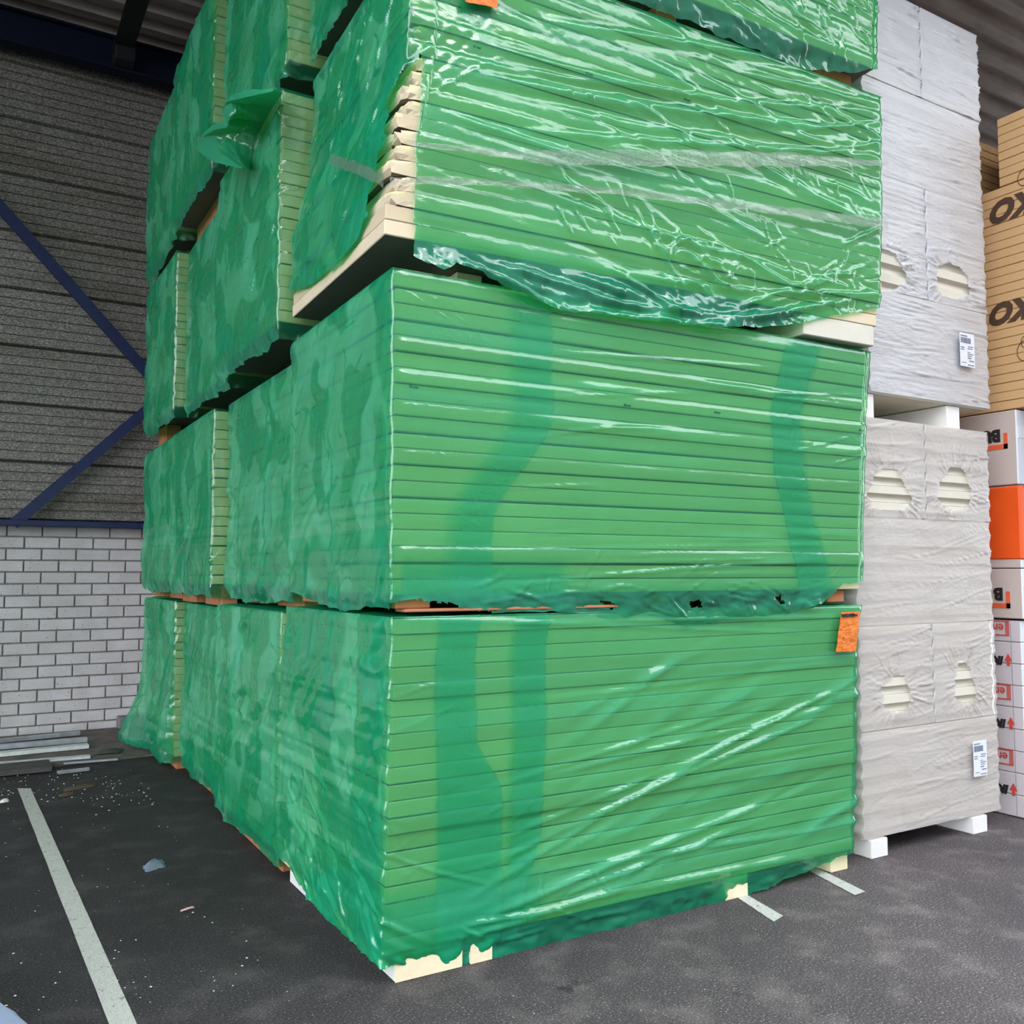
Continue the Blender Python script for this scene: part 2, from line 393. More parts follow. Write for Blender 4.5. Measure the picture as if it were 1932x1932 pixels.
box('web', -14, 16, 5.98, 6.02, 6.22, 6.50, 'navy_shaded', eb, 0); box('flange', -14, 16, 5.92, 6.08, 6.50, 6.52, 'navy_shaded', eb, 0); box('flange', -14, 16, 5.92, 6.08, 6.20, 6.22, 'navy_shaded', eb, 0)
rb = empty('rafter'); tag(rb, 'black steel rafter under the roof with an end bracket above the wall brace', 'beam')
box('web', -0.30, -0.27, 1.0, 5.9, 6.36, 6.62, 'black_steel', rb, 0); box('flange', -0.37, -0.20, 1.0, 5.9, 6.34, 6.36, 'black_steel', rb, 0)
box('bracket', -0.36, -0.19, 5.74, 5.97, 6.22, 6.40, 'black_steel', rb, 0.01)
# roof of trapezoidal sheet, ribs along X
pts = []; y = -1.5; RZ = 6.72; rise = 0.0
while y < 6.6:
    zz = RZ
    pts += [(y, zz), (y + .12, zz), (y + .15, zz + .075), (y + .27, zz + .075), (y + .30, zz)]; y += 0.30
rf = profile('ceiling', pts, -14, 16, 'roof_sheet'); rf['kind'] = 'structure'
vt = box('roof_deck', -14, 16, -1.5, 6.6, RZ + 0.1, RZ + 0.16, 'roof_sheet', rf, 0)
fa = box('roof_shade_board', -14, 16, -1.55, -1.5, 6.05, RZ + .16, 'roof_sheet', rf, 0)  # unseen board added at the roof edge to shade ceiling and upper stacks
# unseen stand-in building across the yard, added to block sky and darken reflections
fb = box('wall_blocker', -5, 40, -15, -14, 0, 14.0, 'blocker_grey', None, 0); fb['kind'] = 'structure'

# ------------------------------------------------------------------ green packs
BT = 0.06
def board_mesh(L, D, chip=0, seed=0):
    if not chip:
        V, Fc = box_vf(0, L, 0, D, 0.0012, BT - 0.0012, 0.0035)
        me_o = raw('tmp', V, Fc, ['foam_edge', 'foil_face']); fixn(me_o.data)
        mi = [1 if abs(p.normal.z) > 0.9 else 0 for p in me_o.data.polygons]; me_o.data.polygons.foreach_set('material_index', mi)
    else:
        # corner-chipped board: ring of extra points round the near corner
        rr = random.Random(seed); xs = [0, .03, .06, .1, .15, .2, L]; ys = [0, .03, .06, .1, .15, D]; V = []; Fc = []; idx = {}
        ring = [(x, 0) for x in xs] + [(L, D)] + [(0, y) for y in reversed(ys)][0:-1]
        n = len(ring); zs = [0.001, 0.02, 0.04, BT - .001]
        for zi, z in enumerate(zs):
            for (x, y) in ring:
                near = math.exp(-(x + y) / 0.06); q = rr.random() * chip * near
                dx = q if y > 0 or x == 0 else 0; dy = rr.random() * chip * near * .6
                if zi in (1, 2): dx *= .5; dy *= .3
                V.append((x + dx + (0.004 if x == 0 and zi in (0, 3) else 0), y + dy, z - (0.012 * near * rr.random() if zi == 3 else 0)))
        for zi in range(3):
            for i in range(n): j = (i + 1) % n; Fc.append((zi * n + i, zi * n + j, (zi + 1) * n + j, (zi + 1) * n + i))
        Fc.append(tuple(reversed(range(n)))); Fc.append(tuple(3 * n + i for i in range(n)))
        me_o = raw('tmp', V, Fc, ['foam_edge', 'foil_face', 'foam_core']); fixn(me_o.data)
        mi = []
        for p in me_o.data.polygons:
            c = p.center; mi.append(1 if abs(p.normal.z) > .9 else (2 if p.index < 3 * n and c.z > .03 and c.x < .07 and c.y < .05 and rr.random() < .8 else 0))
        me_o.data.polygons.foreach_set('material_index', mi)
    me = me_o.data; bpy.data.objects.remove(me_o); me.name = 'insulation_board'; return me
BOARDS = {}
def get_board(L, D, chip=0, seed=0):
    k = (round(L, 2), round(D, 2), chip, seed)
    if k not in BOARDS: BOARDS[k] = board_mesh(L, D, chip, seed)
    return BOARDS[k]

def fold_field(S, Z, folds):
    """sum of pinched folds. each: (s1,z1,s2,z2,width,amp[,bend])"""
    out = np.zeros_like(S)
    for f in folds:
        s1, z1, s2, z2, w, a = f[:6]; bend = f[6] if len(f) > 6 else 0.0
        dx, dz = s2 - s1, z2 - z1; L = math.hypot(dx, dz) + 1e-6; ux, uz = dx / L, dz / L
        t_ = ((S - s1) * ux + (Z - z1) * uz) / L
        m = (t_ > -0.02) & (t_ < 1.02)
        if not m.any(): continue
        d = (-(S - s1) * uz + (Z - z1) * ux) - bend * 4 * t_ * (1 - t_)
        m &= np.abs(d) < 4 * w
        tt = np.clip(t_[m], 0, 1); dd = d[m] / w
        out[m] += a * np.sin(math.pi * tt) ** 0.8 * (np.exp(-np.abs(dd) ** 1.5) - 0.35 * np.exp(-((np.abs(dd) - 1.9) ** 2)))
    return out

def inpoly(px, py, poly):
    ins = np.zeros(px.shape, bool); n = len(poly)
    for i in range(n):
        x1, y1 = poly[i]; x2, y2 = poly[(i + 1) % n]
        if y1 == y2: continue
        c = ((y1 > py) != (y2 > py)) & (px < (x2 - x1) * (py - y1) / (y2 - y1) + x1); ins ^= c
    return ins

def film(parent, L, D, z0, z1, xl, xr, zb, seed, ds=0.012, fine_front=None, folds=(), holes=(), steps=None, layers=None, haze=None, seams=(), crumple=(0.006, 0.003), mat='green_film', name='film', off=0.012, bulge=0.006, cap=True, extra=None, right=True, curl=1.0):
    """film round a pack in local coordinates. s: -D..0 left side (s=-y), 0..L front, L.. right side"""
    s = list(np.arange(-D, -0.02, ds)) + list(np.linspace(-0.014, 0.014, 9)[:-1])
    ff = L - 0.03 if fine_front is None else fine_front
    s += list(np.arange(0.018, ff, ds)) + (list(np.arange(ff, L - 0.03, 0.08)) if ff < L - .1 else [])
    s += list(np.linspace(L - 0.03, L + 0.03, 7))
    if right: s += list(np.arange(L + 0.05, L + D * .6, 0.03))
    s = np.array(s); nz = int((z1 - z0 + 0.1) / ds) + 1
    v = np.linspace(0, 1, nz)
    zbs = zb(s)
    S, Vv = np.meshgrid(s, v); Z = z1 - Vv * (z1 - zbs[None, :])
    # displacement
    tight = 0.5 + 0.5 * gn(S * 1.7, Z * 3.1, seed)
    d = np.zeros_like(S)
    front = sstep(-0.02, 0.05, S) * (1 - sstep(L - .02, L + .02, S)); left = 1 - sstep(-0.05, 0.02, S)
    if steps is not None:
        zc, pr = steps; i = np.clip(((Z - z0) / BT).astype(int), 0, len(zc) - 1); lz = ((Z - z0) / BT) - i
        j = np.clip(i + 1, 0, len(zc) - 1); p = pr[i] + (pr[j] - pr[i]) * sstep(0.75, 1.0, lz)
        prof = (1 - (2 * lz - 1) ** 2)
        d += (p + bulge * prof * (0.4 + 0.9 * tight)) * np.where(Z > z0, 1, 0) * (front + 0.35 * left)
    d += crumple[0] * front * (fbm(S * 2.2, Z * 7, seed + 3, 3)) * .6
    th = 0.7
    U1 = S * math.cos(th) + Z * math.sin(th); U2 = -S * math.sin(th) + Z * math.cos(th)
    WX = .12 * gn(S * 3, Z * 3, seed + 70); WZ = .12 * gn(S * 3 + 9, Z * 3, seed + 71)
    rid = 1.5 * (0.5 - np.sqrt(fbm(U1 * 1.6 + WX * 3, U2 * 4.2 + WZ * 4, seed + 7, 2) ** 2 + .003)) + 0.35 * (0.5 - np.sqrt(gn(U1 * 6 + 3 + WX * 9, U2 * 10 + WZ * 9, seed + 8) ** 2 + .004)) + .10 * gn(S * 26, Z * 20, seed + 9)
    d += crumple[1] * 1.9 * left * sstep(0, -.06, S) * rid * (0.5 + 0.8 * np.clip(gn(S * 2.1, Z * 1.7, seed + 2) + .5, 0, 1.3))
    d += crumple[0] * .25 * front * (0.5 - np.abs(fbm(S * 14, Z * 22, seed + 12, 2)))
    lay = np.ones_like(S); hz = 0.03 + (0 if steps is None else front * np.random.RandomState(seed).rand(60)[np.clip(((Z - z0) / BT).astype(int), 0, 59)] ** 3 * .20 * (.55 + .6 * gn(S * .7, Z * 0 + .5, seed + 92))) + front * .08 * np.clip(gn(S * .8, Z * 11, seed + 90) + .15 * gn(S * 2, Z * 40, seed + 91), 0, 1)
    for (sc, wob, amp, wid) in seams:
        c = sc + wob * gn(Z * 3.5, 0.5 + 0 * Z, seed + 20) + wob * .5 * gn(Z * 13, .7 + 0 * Z, seed + 21)
        e = np.exp(-((S - c) / wid) ** 2); on = sstep(-.25, .1, gn(Z * 2.2, 3.3 + 0 * Z, seed + 23)); d += amp * e * on; lay += 2.2 * e * on
        hz += 0
    d += fold_field(S, Z, folds)
    # free-hanging skirt below the boards
    free = sstep(z0 + 0.01, z0 - 0.07, Z) if True else 0
    d += free * (0.012 * fbm(S * 6, Z * 9, seed + 31) + .006 * fbm(S * 19, Z * 15, seed + 32) - 0.022 * curl * np.clip((z0 - Z) / 0.1, 0, 1.5))
    if steps is not None:
        pm = p * (front + .35 * left); d = np.where(Z > z0 - .02, pm + np.maximum(d - pm, -.005), d)
    if layers is not None: lay = lay + layers(S, Z)
    if haze is not None: hz = hz + haze(S, Z)
    # left faces: soft, milky patches of doubled film
    pt = sstep(0.1, 0.22, gn(S * 2.4 + 5, Z * 1.5, seed + 40)) + sstep(.2, .3, gn(S * 4 + 9, Z * 3, seed + 41))
    if steps is not None: hz = hz + front * np.clip((d - pm - .001) * 20, 0, .20) * np.where(Z > z0, 1, .3)
    vein = np.exp(-(gn(S * 2.6 + WX * 6, Z * 1.5 + WZ * 5, seed + 95) / .022) ** 2) * sstep(0, .25, gn(S * 3, Z * 4, seed + 96)) + .8 * np.exp(-(gn(U1 * 1.5 + WX * 4, U2 * 5.5 + WZ * 4, seed + 97) / .03) ** 2) * sstep(.05, .3, gn(S * 4, Z * 3, seed + 98))
    lay += left * 2.2 * vein
    lay += left * 0.9 * pt + left * .9 * sstep(z0 + .35, z0 + .05, Z) * sstep(-.2, .2, gn(S * 3, Z * 5, seed + 99)); hz += left * (0.44 + .18 * gn(S * 3, Z * 3, seed + 44)) * (1 - .9 * np.clip(lay - 1.1, 0, 1))
    lay += 0.25 * free
    XL = xl(Z); XR = xr(Z)
    if steps is not None: XL = XL - .010 * np.abs(gn(Z * 8, Z * 0 + .5, seed + 66)) - .005 * np.abs(gn(Z * 21, Z * 0 + 2.5, seed + 67)); XR = XR + .008 * np.abs(gn(Z * 9, Z * 0 + .5, seed + 68))
    o = off + d
    # base path with corner
    sf = np.clip(S, 0, L) / L; bx = XL + (XR - XL) * sf; by = np.where(S < 0, -S, np.where(S > L, S - L, 0.0))
    a = np.clip((S + 0.014) / 0.028, 0, 1) * math.pi / 2; b = np.clip((S - (L - .03)) / 0.06, 0, 1) * math.pi / 2
    nx = np.where(S < L / 2, -np.cos(a), np.sin(b)); ny = np.where(S < L / 2, -np.sin(a), -np.cos(b))
    by = by - 0.0; X = bx + nx * o; Y = by + ny * o
    if extra is not None: X, Y, Z = extra(S, Z, X, Y)
    # gather at the top edge
    e = sstep(0.02, 0.0, Vv * (z1 - zbs[None, :])); X = X - nx * e * (o - off * .9); Y = Y - ny * e * (o - off * .9); Z = Z + 0.006
    nzv, nsv = S.shape
    P = np.stack([X.ravel(), Y.ravel(), Z.ravel()], 1)
    i = np.arange((nsv - 1) * (nzv - 1)); r = i // (nsv - 1); c = i % (nsv - 1); q = r * nsv + c
    Fq = np.stack([q, q + nsv, q + nsv + 1, q + 1], 1)
    if len(holes):
        cs = (S[:-1, :-1] + S[1:, 1:]) / 2; cz = (Z[:-1, :-1] + Z[1:, 1:]) / 2; jx = 0.005 * gn(cs * 30, cz * 30, seed + 50); kill = np.zeros(cs.shape, bool)
        for h in holes: kill |= inpoly(cs + jx, cz + jx, h)
        Fq = Fq[~kill.ravel()]
    lay = lay.ravel(); hz = hz.ravel()
    if cap:
        nx_, ny_ = 40, 24
        CX, CY = np.meshgrid(np.linspace(0, 1, nx_), np.linspace(0, 1, ny_)); x0 = float(xl(z1)); x1 = float(xr(z1))
        cx = x0 - .017 + (x1 - x0 + .034) * CX; cy = -.017 + (D + .03) * CY; cz = z1 + 0.010 + .006 * fbm(cx * 8, cy * 8, seed + 60); edge = np.minimum(np.minimum(CX, 1 - CX) * 2.5, np.minimum(CY, 1 - CY) * 1.3); cz = np.where(edge < .02, z1 + .003, cz)
        base = len(P); P = np.vstack([P, np.stack([cx.ravel(), cy.ravel(), cz.ravel()], 1)])
        i = np.arange((nx_ - 1) * (ny_ - 1)); r = i // (nx_ - 1); c = i % (nx_ - 1); q = base + r * nx_ + c
        Fq = np.vstack([Fq, np.stack([q, q + 1, q + nx_ + 1, q + nx_], 1)])
        lay = np.concatenate([lay, np.ones(nx_ * ny_) * 1.6]); hz = np.concatenate([hz, np.ones(nx_ * ny_) * .1])
    return raw(name, P, Fq, mat, parent, smooth=True, attrs={'layers': np.clip(lay, .4, 5), 'haze': np.clip(hz, 0, .85)})

def const(v): return lambda z: np.asarray(z, float) * 0 + v
def lin(pts):
    xs = [p[0] for p in pts]; ys = [p[1] for p in pts]; return lambda z: np.interp(z, xs, ys)
# names and places of the 16 packs
DY = 1.365
GROUP = 'green wrapped packs of insulation boards'
XO = {  # left-edge offsets (column, level)
    (2, 1): -0.02, (2, 2): 0.03, (2, 3): -0.065, (2, 4): -0.04,
    (3, 1): 0.05, (3, 2): -0.06, (3, 3): 0.02, (3, 4): -0.11,
    (4, 1): -0.01, (4, 2): -0.04, (4, 3): -0.06, (4, 4): -0.075}
Z0 = {1: 0.10, 2: 1.395, 3: 2.73, 4: 4.10}
ZT = {(2, 2): 2.52, (3, 2): 2.49, (4, 2): 2.50, (2, 1): 1.27, (3, 1): 1.24, (4, 1): 1.25, (4, 3): 3.93, (3, 3): 3.90}
rowname = {1: 'nearest', 2: 'second nearest', 3: 'third', 4: 'rearmost'}
levname = {1: 'bottom', 2: 'second from the ground', 3: 'third from the ground', 4: 'topmost'}
LAB = {
    (1, 1): 'green wrapped pack with small orange label, standing on the asphalt at the near corner',
    (1, 2): 'neat green wrapped pack of flat boards, second from the ground at the near corner',
    (1, 3): 'green wrapped pack with torn corner baring tan board ends, clear tape round it',
    (1, 4): 'green wrapped pack at the top of the picture, above the torn and taped one',
    (2, 1): 'ground-level green pack of the left row, directly behind the one with orange label',
    (2, 2): 'green pack of the left row beneath the bare dark underside, second from the ground',
    (2, 3): 'green pack in the left row with a crumpled film bag sticking out',
    (2, 4): 'topmost green pack of the left row, directly above the protruding crumpled film bag',
    (3, 1): 'ground-level green pack, third back from the near corner, below terracotta bearers',
    (3, 2): 'green pack second from the ground showing a wide ladder of board ends, third back',
    (3, 3): 'green pack third from the ground and third back, partly behind its neighbours',
    (3, 4): 'topmost green pack whose sloping edge meets the roof, third back',
    (4, 1): 'ground-level green pack nearest the brick wall, film skirt flaring at its foot',
    (4, 2): 'green pack beside the top of the brick wall, narrow ladder of board ends',
    (4, 3): 'green pack next to the wall braces, third from the ground, pale board ends showing',
    (4, 4): 'topmost green pack nearest the dark wall, board ends showing under crinkled film'}
rs = np.random.RandomState(7)
def mk_pack(c, l, x, y, rz, L, D, z0, z1, xl, xr, zb, chip=False, **kw):
    root = empty('wrapped_board_pack', (x, y, 0), rz); tag(root, LAB[c, l], 'board pack', GROUP)
    n = int(round((z1 - z0) / BT)); bt = (z1 - z0) / n
    zc = np.arange(n); pr = np.abs(rs.normal(0, 0.004, n)); pr = np.clip(pr, 0, .008)
    for i in range(n):
        z = z0 + i * bt; xa = float(xl(z + .03)); xb = float(xr(z + .03)); jx = rs.uniform(-.003, .006)
        if chip and 2 <= i <= 14:
            jx = [0, 0.0, .012, .032, .004, .025, 0.01, .002, .03, .0, .02, .022, .006, .012, .0][i]; me = get_board(L, D, .030 if i % 3 else .045, i)
        else: me = get_board(L, D)
        o = link('insulation_board', me, root, (xa + jx, 0.004 - pr[i], z)); o.scale = ((xb - xa) / L, 1, bt / BT * rs.choice([.90, .95, 1.0, 1.0] if l == 2 else [.96, 1.0, 1.0, 1.0]))
    kw.setdefault('seed', c * 31 + l * 7)
    f = film(root, L, D, z0, z1, xl, xr, zb, steps=(zc, pr * (n > 0)), **kw)
    return root, f
def rfold(rs_, n, s0, s1, z0, z1, ang, spread, ln, w, a):
    out = []
    for _ in range(n):
        s = rs_.uniform(s0, s1); z = rs_.uniform(z0, z1); t_ = math.radians(ang + rs_.normal(0, spread)); l = rs_.uniform(*ln)
        out.append((s, z, s + l * math.cos(t_), z + l * math.sin(t_), rs_.uniform(*w), rs_.uniform(*a) * rs_.choice([1, 1, -.5]), rs_.normal(0, .03) * l))
    return out
def front_folds(px, yv=-0.02, ox=0.0):
    out = []
    for q in px:
        a = hY(q[0], q[1], yv); b = hY(q[2], q[3], yv); out.append((a[0] - ox, a[2], b[0] - ox, b[2], q[4], q[5], q[6] if len(q) > 6 else 0))
    return out
def zb_from_px(px, left, z0, ox=0.0, rag=0.008, seed=0, yv=-0.02):
    P = [hY(a, b, yv) for a, b in px]; xs = [p[0] - ox for p in P]; zs = [p[2] for p in P]
    lx = [p[0] for p in left]; lz = [p[1] for p in left]
    def f(s): return np.interp(s, lx + xs, lz + zs) + rag * fbm(s * 14, s * 0 + .5, seed, 3)
    return f

# --- pack 1: on the ground at the near corner
r1 = np.random.RandomState(11)
F1 = front_folds([  # fan of folds rising from the lower left corner to the right
    (900, 1700, 1600, 1290, .016, .016, .03), (930, 1640, 1590, 1340, .012, .014, .02), (880, 1760, 1560, 1480, .016, .016, .02), (980, 1480, 1600, 1330, .010, .010),
    (950, 1560, 1610, 1400, .012, -.010), (900, 1500, 1500, 1310, .010, .009), (1000, 1650, 1600, 1560, .012, .010), (860, 1780, 1300, 1640, .014, .012),
    (1100, 1700, 1600, 1600, .012, .010), (1200, 1660, 1600, 1440, .014, -.010), (1000, 1720, 1500, 1530, .012, .010), (990, 1330, 1600, 1250, .010, .007),
    (760, 1170, 1600, 1200, .008, .006), (900, 1180, 1610, 1165, .008, .008), (1350, 1420, 1610, 1290, .010, .012), (950, 1590, 1350, 1420, .010, .010),
    (730, 1330, 860, 1280, .006, .006), (725, 1400, 880, 1330, .006, .006), (725, 1640, 830, 1560, .006, .006), (900, 1745, 1060, 1715, .008, .014), (1060, 1710, 1110, 1730, .006, .012), (890, 1750, 950, 1775, .006, .010), (960, 1780, 1060, 1750, .006, .012), (1100, 1740, 1230, 1710, .010, .012)])
F1 += rfold(r1, 26, 0.6, 2.3, 0.1, .9, 15, 7, (.4, 1.1), (.018, .03), (.006, .012)) + rfold(r1, 16, 0.6, 2.5, 0.1, 1.0, 14, 9, (.25, .6), (.006, .010), (.002, .004))
F1 += rfold(r1, 40, 0.0, 0.5, 0.1, 1.25, 35, 25, (.05, .2), (.003, .006), (.002, .005))
F1 += rfold(r1, 30, -1.2, 0.0, 0.1, 0.7, -40, 14, (.2, .7), (.006, .012), (.006, .012))
F1 += rfold(r1, 30, 0.3, 1.2, 0.05, 0.25, 60, 50, (.04, .12), (.004, .008), (.004, .010))
def lay1(S, Z):
    w = .02 * gn(Z * 3, Z * 0 + 1, 3); w2 = .03 * gn(Z * 2, Z * 0 + 5, 3); c = 0.25 - .12 * sstep(.4, .1, Z) + .07 * sstep(1.0, .7, Z)
    A = sstep(.16, .19, S + w - .03 * sstep(.9, .5, Z)) * sstep(.345 + .13 * sstep(.85, .6, Z), .335 + .13 * sstep(.85, .6, Z), S + w2)
    B = sstep(.47, .55, S + w2) * sstep(.66, .65, S + w + .10 * sstep(.5, .1, Z))
    T = sstep(-.04, -.045, S) * sstep(-.30, -.29, S + w) * 1.0 + sstep(-.55, -.56, S - w) * sstep(-1.1, -1.0, S) * sstep(.7, .75, Z + 3 * w) * 1.2
    return 1.15 * np.maximum(A, B) + T + .9 * sstep(.35, .2, Z) * sstep(.7, .6, S) * sstep(-.9, -.2, S) + .8 * sstep(.16, .05, Z)
zb1 = zb_from_px([(745, 1826), (880, 1822), (985, 1815), (1100, 1786), (1300, 1736), (1430, 1690), (1500, 1666), (1605, 1614), (1640, 1605)], [(-1.36, .10), (-1.1, .13), (-.9, .09), (-.6, .06), (-.3, .05), (-.02, .06)], .1, seed=2)
mk_pack(1, 1, 0, 0, 0, 2.5, 1.27, 0.10, 1.30, lin([(.1, -.045), (1.3, -.015)]), lin([(.1, 2.44), (.35, 2.46), (.6, 2.48), (1.15, 2.50), (1.2, 2.50), (1.3, 2.55)]), zb1,
        ds=0.009, folds=F1, layers=lay1, haze=lambda S, Z: .05 * sstep(.5, .9, S) * sstep(1.25, 1.0, Z), curl=.75, seams=[(-.62, .05, .006, .008), (-.2, .03, .004, .005)], crumple=(.004, .0075), bulge=.0012)
# --- pack 2
r2 = np.random.RandomState(12)
F2 = front_folds([(1050, 667, 1460, 700, .008, .010), (1020, 755, 1320, 745, .006, .006), (1020, 830, 1260, 815, .007, .009, .02), (950, 925, 1150, 918, .007, .008), (980, 1010, 1130, 1008, .006, .007),
    (960, 1040, 1600, 1030, .007, .007), (980, 1068, 1580, 1055, .006, .008), (960, 1110, 1590, 1062, .008, .010, .02), (970, 1085, 1560, 1085, .006, .006), (1350, 745, 1620, 750, .006, .007), (1560, 880, 1630, 860, .006, .009), (1480, 860, 1620, 820, .006, .006), (1020, 590, 1500, 640, .008, .006),
    (760, 540, 900, 640, .004, .005), (800, 545, 930, 650, .004, .004), (880, 980, 930, 955, .003, .005), (870, 970, 925, 1000, .003, .005), (1280, 735, 1640, 775, .006, .006), (980, 950, 1010, 960, .004, .006)])
F2 += rfold(r2, 26, 0.55, 2.0, 1.42, 2.55, 0.5, 2.5, (.3, 1.0), (.012, .022), (.002, .006)) + rfold(r2, 14, 0.55, 2.0, 1.42, 2.55, 0.5, 2.5, (.2, .5), (.005, .008), (.0015, .003))
F2 += rfold(r2, 60, 0.02, .45, 1.42, 2.5, 10, 40, (.05, .2), (.003, .005), (.001, .004))
F2 += rfold(r2, 50, 1.9, 2.4, 1.4, 2.5, 15, 40, (.05, .25), (.003, .006), (.001, .004))
F2 += rfold(r2, 50, .15, 2.3, 1.33, 1.42, 4, 25, (.05, .3), (.004, .008), (.004, .010))
def lay2(S, Z):
    w = .02 * gn(Z * 3, Z * 0 + 1, 13); c = .60 - .26 * sstep(2.1, 1.65, Z)
    A = sstep(c - .16, c - .04, S + w) * sstep(c + .085, c + .07, S + w) * .8 + .8 * sstep(1.55, 1.45, Z) * sstep(.02, .05, S) * sstep(.8, .7, S + w)
    c2 = lin([(1.4, 2.22), (1.6, 2.16), (1.9, 2.05), (2.2, 2.0), (2.6, 2.1)])(Z); B = sstep(c2 - .13, c2 - .10, S + w) * sstep(c2 + .12, c2 + .05, S - w)
    T = sstep(-.03, -.035, S) * sstep(-.14, -.135, S + w) * sstep(.0, .2, gn(Z * 1.5, Z * 0, 8) + .3) * 1.0
    return A + 1.1 * B + T + sstep(1.42, 1.36, Z) * .8
zb2 = zb_from_px([(750, 1140), (800, 1133), (815, 1145), (830, 1140), (870, 1150), (930, 1163), (1000, 1158), (1100, 1158), (1160, 1172), (1230, 1160), (1320, 1186), (1340, 1180), (1400, 1165), (1500, 1160), (1560, 1140), (1590, 1105), (1640, 1100)],
    [(-1.36, 1.39), (-1.2, 1.37), (-.9, 1.33), (-.5, 1.30), (-.2, 1.33), (-.02, 1.33)], 1.39, seed=5, rag=.006)
h2 = [[tuple((lambda p: (p[0], p[2]))(hY(a, b, -.02))) for a, b in q] for q in ([(1145, 1134), (1162, 1134), (1180, 1146), (1165, 1150)], [(1312, 1134), (1330, 1130), (1336, 1146), (1318, 1146)], [(1468, 1124), (1478, 1124), (1488, 1138), (1480, 1138)], [(802, 1132), (860, 1138), (905, 1150), (1000, 1160), (1000, 1200), (802, 1200)])]
mk_pack(1, 2, 0, 0, math.radians(-1.0), 2.55, 1.28, 1.385, 2.605, lin([(1.385, -.02), (2.6, -.025)]), lin([(1.385, 2.50), (1.75, 2.52), (2.3, 2.56), (2.6, 2.605)]), zb2,
        ds=0.009, folds=F2, layers=lay2, holes=h2, curl=.8, seams=[(-.66, .04, .006, .008)], crumple=(.003, .005), bulge=.0025)
# --- pack 3: torn corner, taped
r3 = np.random.RandomState(13)
F3 = front_folds([(830, 120, 1640, 250, .02, .020, -.05), (840, 100, 1640, 215, .014, .014, -.04), (830, 200, 1300, 350, .014, .014, -.03), (850, 60, 1500, 220, .014, .012, -.04), (900, 240, 1640, 300, .014, .012),
    (880, 150, 1640, 290, .016, -.014, -.04), (1000, 30, 1640, 150, .016, .016), (950, 330, 1640, 560, .016, .014, -.04), (900, 480, 1300, 620, .016, .020, .0), (1100, 500, 1640, 560, .014, .014, -.05), (1000, 540, 1500, 600, .014, .012, -.05),
    (1270, 500, 1400, 560, .012, .016), (1400, 600, 1620, 500, .012, .016), (1290, 420, 1560, 580, .012, .012, -.03), (1560, 470, 1640, 430, .01, .014), (1480, 250, 1640, 235, .012, .014), (1500, 300, 1640, 270, .012, .014), (1340, 130, 1620, 200, .014, .014),
    (1195, 390, 1300, 560, .012, .016), (1060, 385, 1100, 460, .006, .012), (1090, 390, 1130, 450, .006, .012), (1140, 385, 1180, 450, .007, .013), (1220, 390, 1290, 580, .014, .014)], -.05)
F3 += rfold(r3, 45, 0.6, 2.5, 2.8, 3.55, -55, 14, (.05, .2), (.004, .009), (.004, .010))
F3 += rfold(r3, 30, 0.3, 2.3, 2.7, 4.0, -14, 7, (.3, 1.2), (.010, .022), (.004, .012))
F3 += rfold(r3, 40, 1.2, 2.55, 2.66, 3.0, 12, 45, (.08, .35), (.006, .013), (.008, .018))
F3 += front_folds([(895, 492, 1075, 594, .014, .035), (1060, 588, 1360, 624, .016, .022), (1330, 622, 1640, 560, .018, .02), (1280, 470, 1380, 560, .016, .024), (1380, 590, 1560, 520, .014, .022), (1440, 560, 1620, 560, .012, .02), (1180, 520, 1290, 600, .014, .02)], -.05)
F3 += rfold(r3, 60, -1.25, 0, 2.7, 4.0, 48, 10, (.25, .9), (.007, .015), (.004, .010))
def lay3(S, Z):
    w = .02 * gn(Z * 3, Z * 0 + 1, 23)
    return .8 * sstep(.2, .21, S + w) * sstep(.34, .33, S) * sstep(3.6, 3.7, Z) + .6 * sstep(2.78, 2.70, Z) + sstep(-.03, -.04, S) * sstep(-.2, -.19, S + w) * .9 + .5 * sstep(-.05, -.06, S) * sstep(3.55, 3.5, Z)
zb3 = zb_from_px([(815, 480), (835, 500), (870, 515), (885, 508), (895, 500), (1000, 560), (1075, 592), (1200, 606), (1350, 626), (1480, 620), (1560, 600), (1625, 590), (1660, 585)],
    [(-1.36, 2.86), (-1.2, 2.84), (-1.0, 2.80), (-.5, 2.76), (-.1, 2.80), (0.02, 2.85), (.1, 2.8)], 2.73, seed=8, yv=-.05)
lp = [(780, 96), (757, 118), (742, 145), (733, 190), (736, 225), (757, 256), (733, 290), (733, 335), (716, 365), (716, 410), (698, 440), (690, 470)]
rp = [(816, 500), (815, 440), (810, 395), (812, 345), (810, 300), (808, 230), (800, 170), (792, 115), (782, 96)]
hole3 = []
for a, b in lp: p = hX(a, b, -.03); hole3.append((min(-p[1], .0), p[2]))
hole3[0] = (0.045, hY(780, 96, -.03)[2])
for a, b in rp: p = hY(a, b, -.03); hole3.append((p[0] - .0, p[2]))
root3, _ = mk_pack(1, 3, 0, 0, math.radians(-2.0), 2.6, 1.28, 2.735, 3.965, lin([(2.73, -.07), (3.1, -.05), (3.45, .03), (4, .04)]), lin([(2.73, 2.62), (3.3, 2.66), (4, 2.68)]), zb3,
        chip=True, curl=-.6, ds=0.009, folds=F3, layers=lay3, holes=[hole3], seams=[(-.8, .05, .006, .008)], crumple=(.008, .006), bulge=.003)
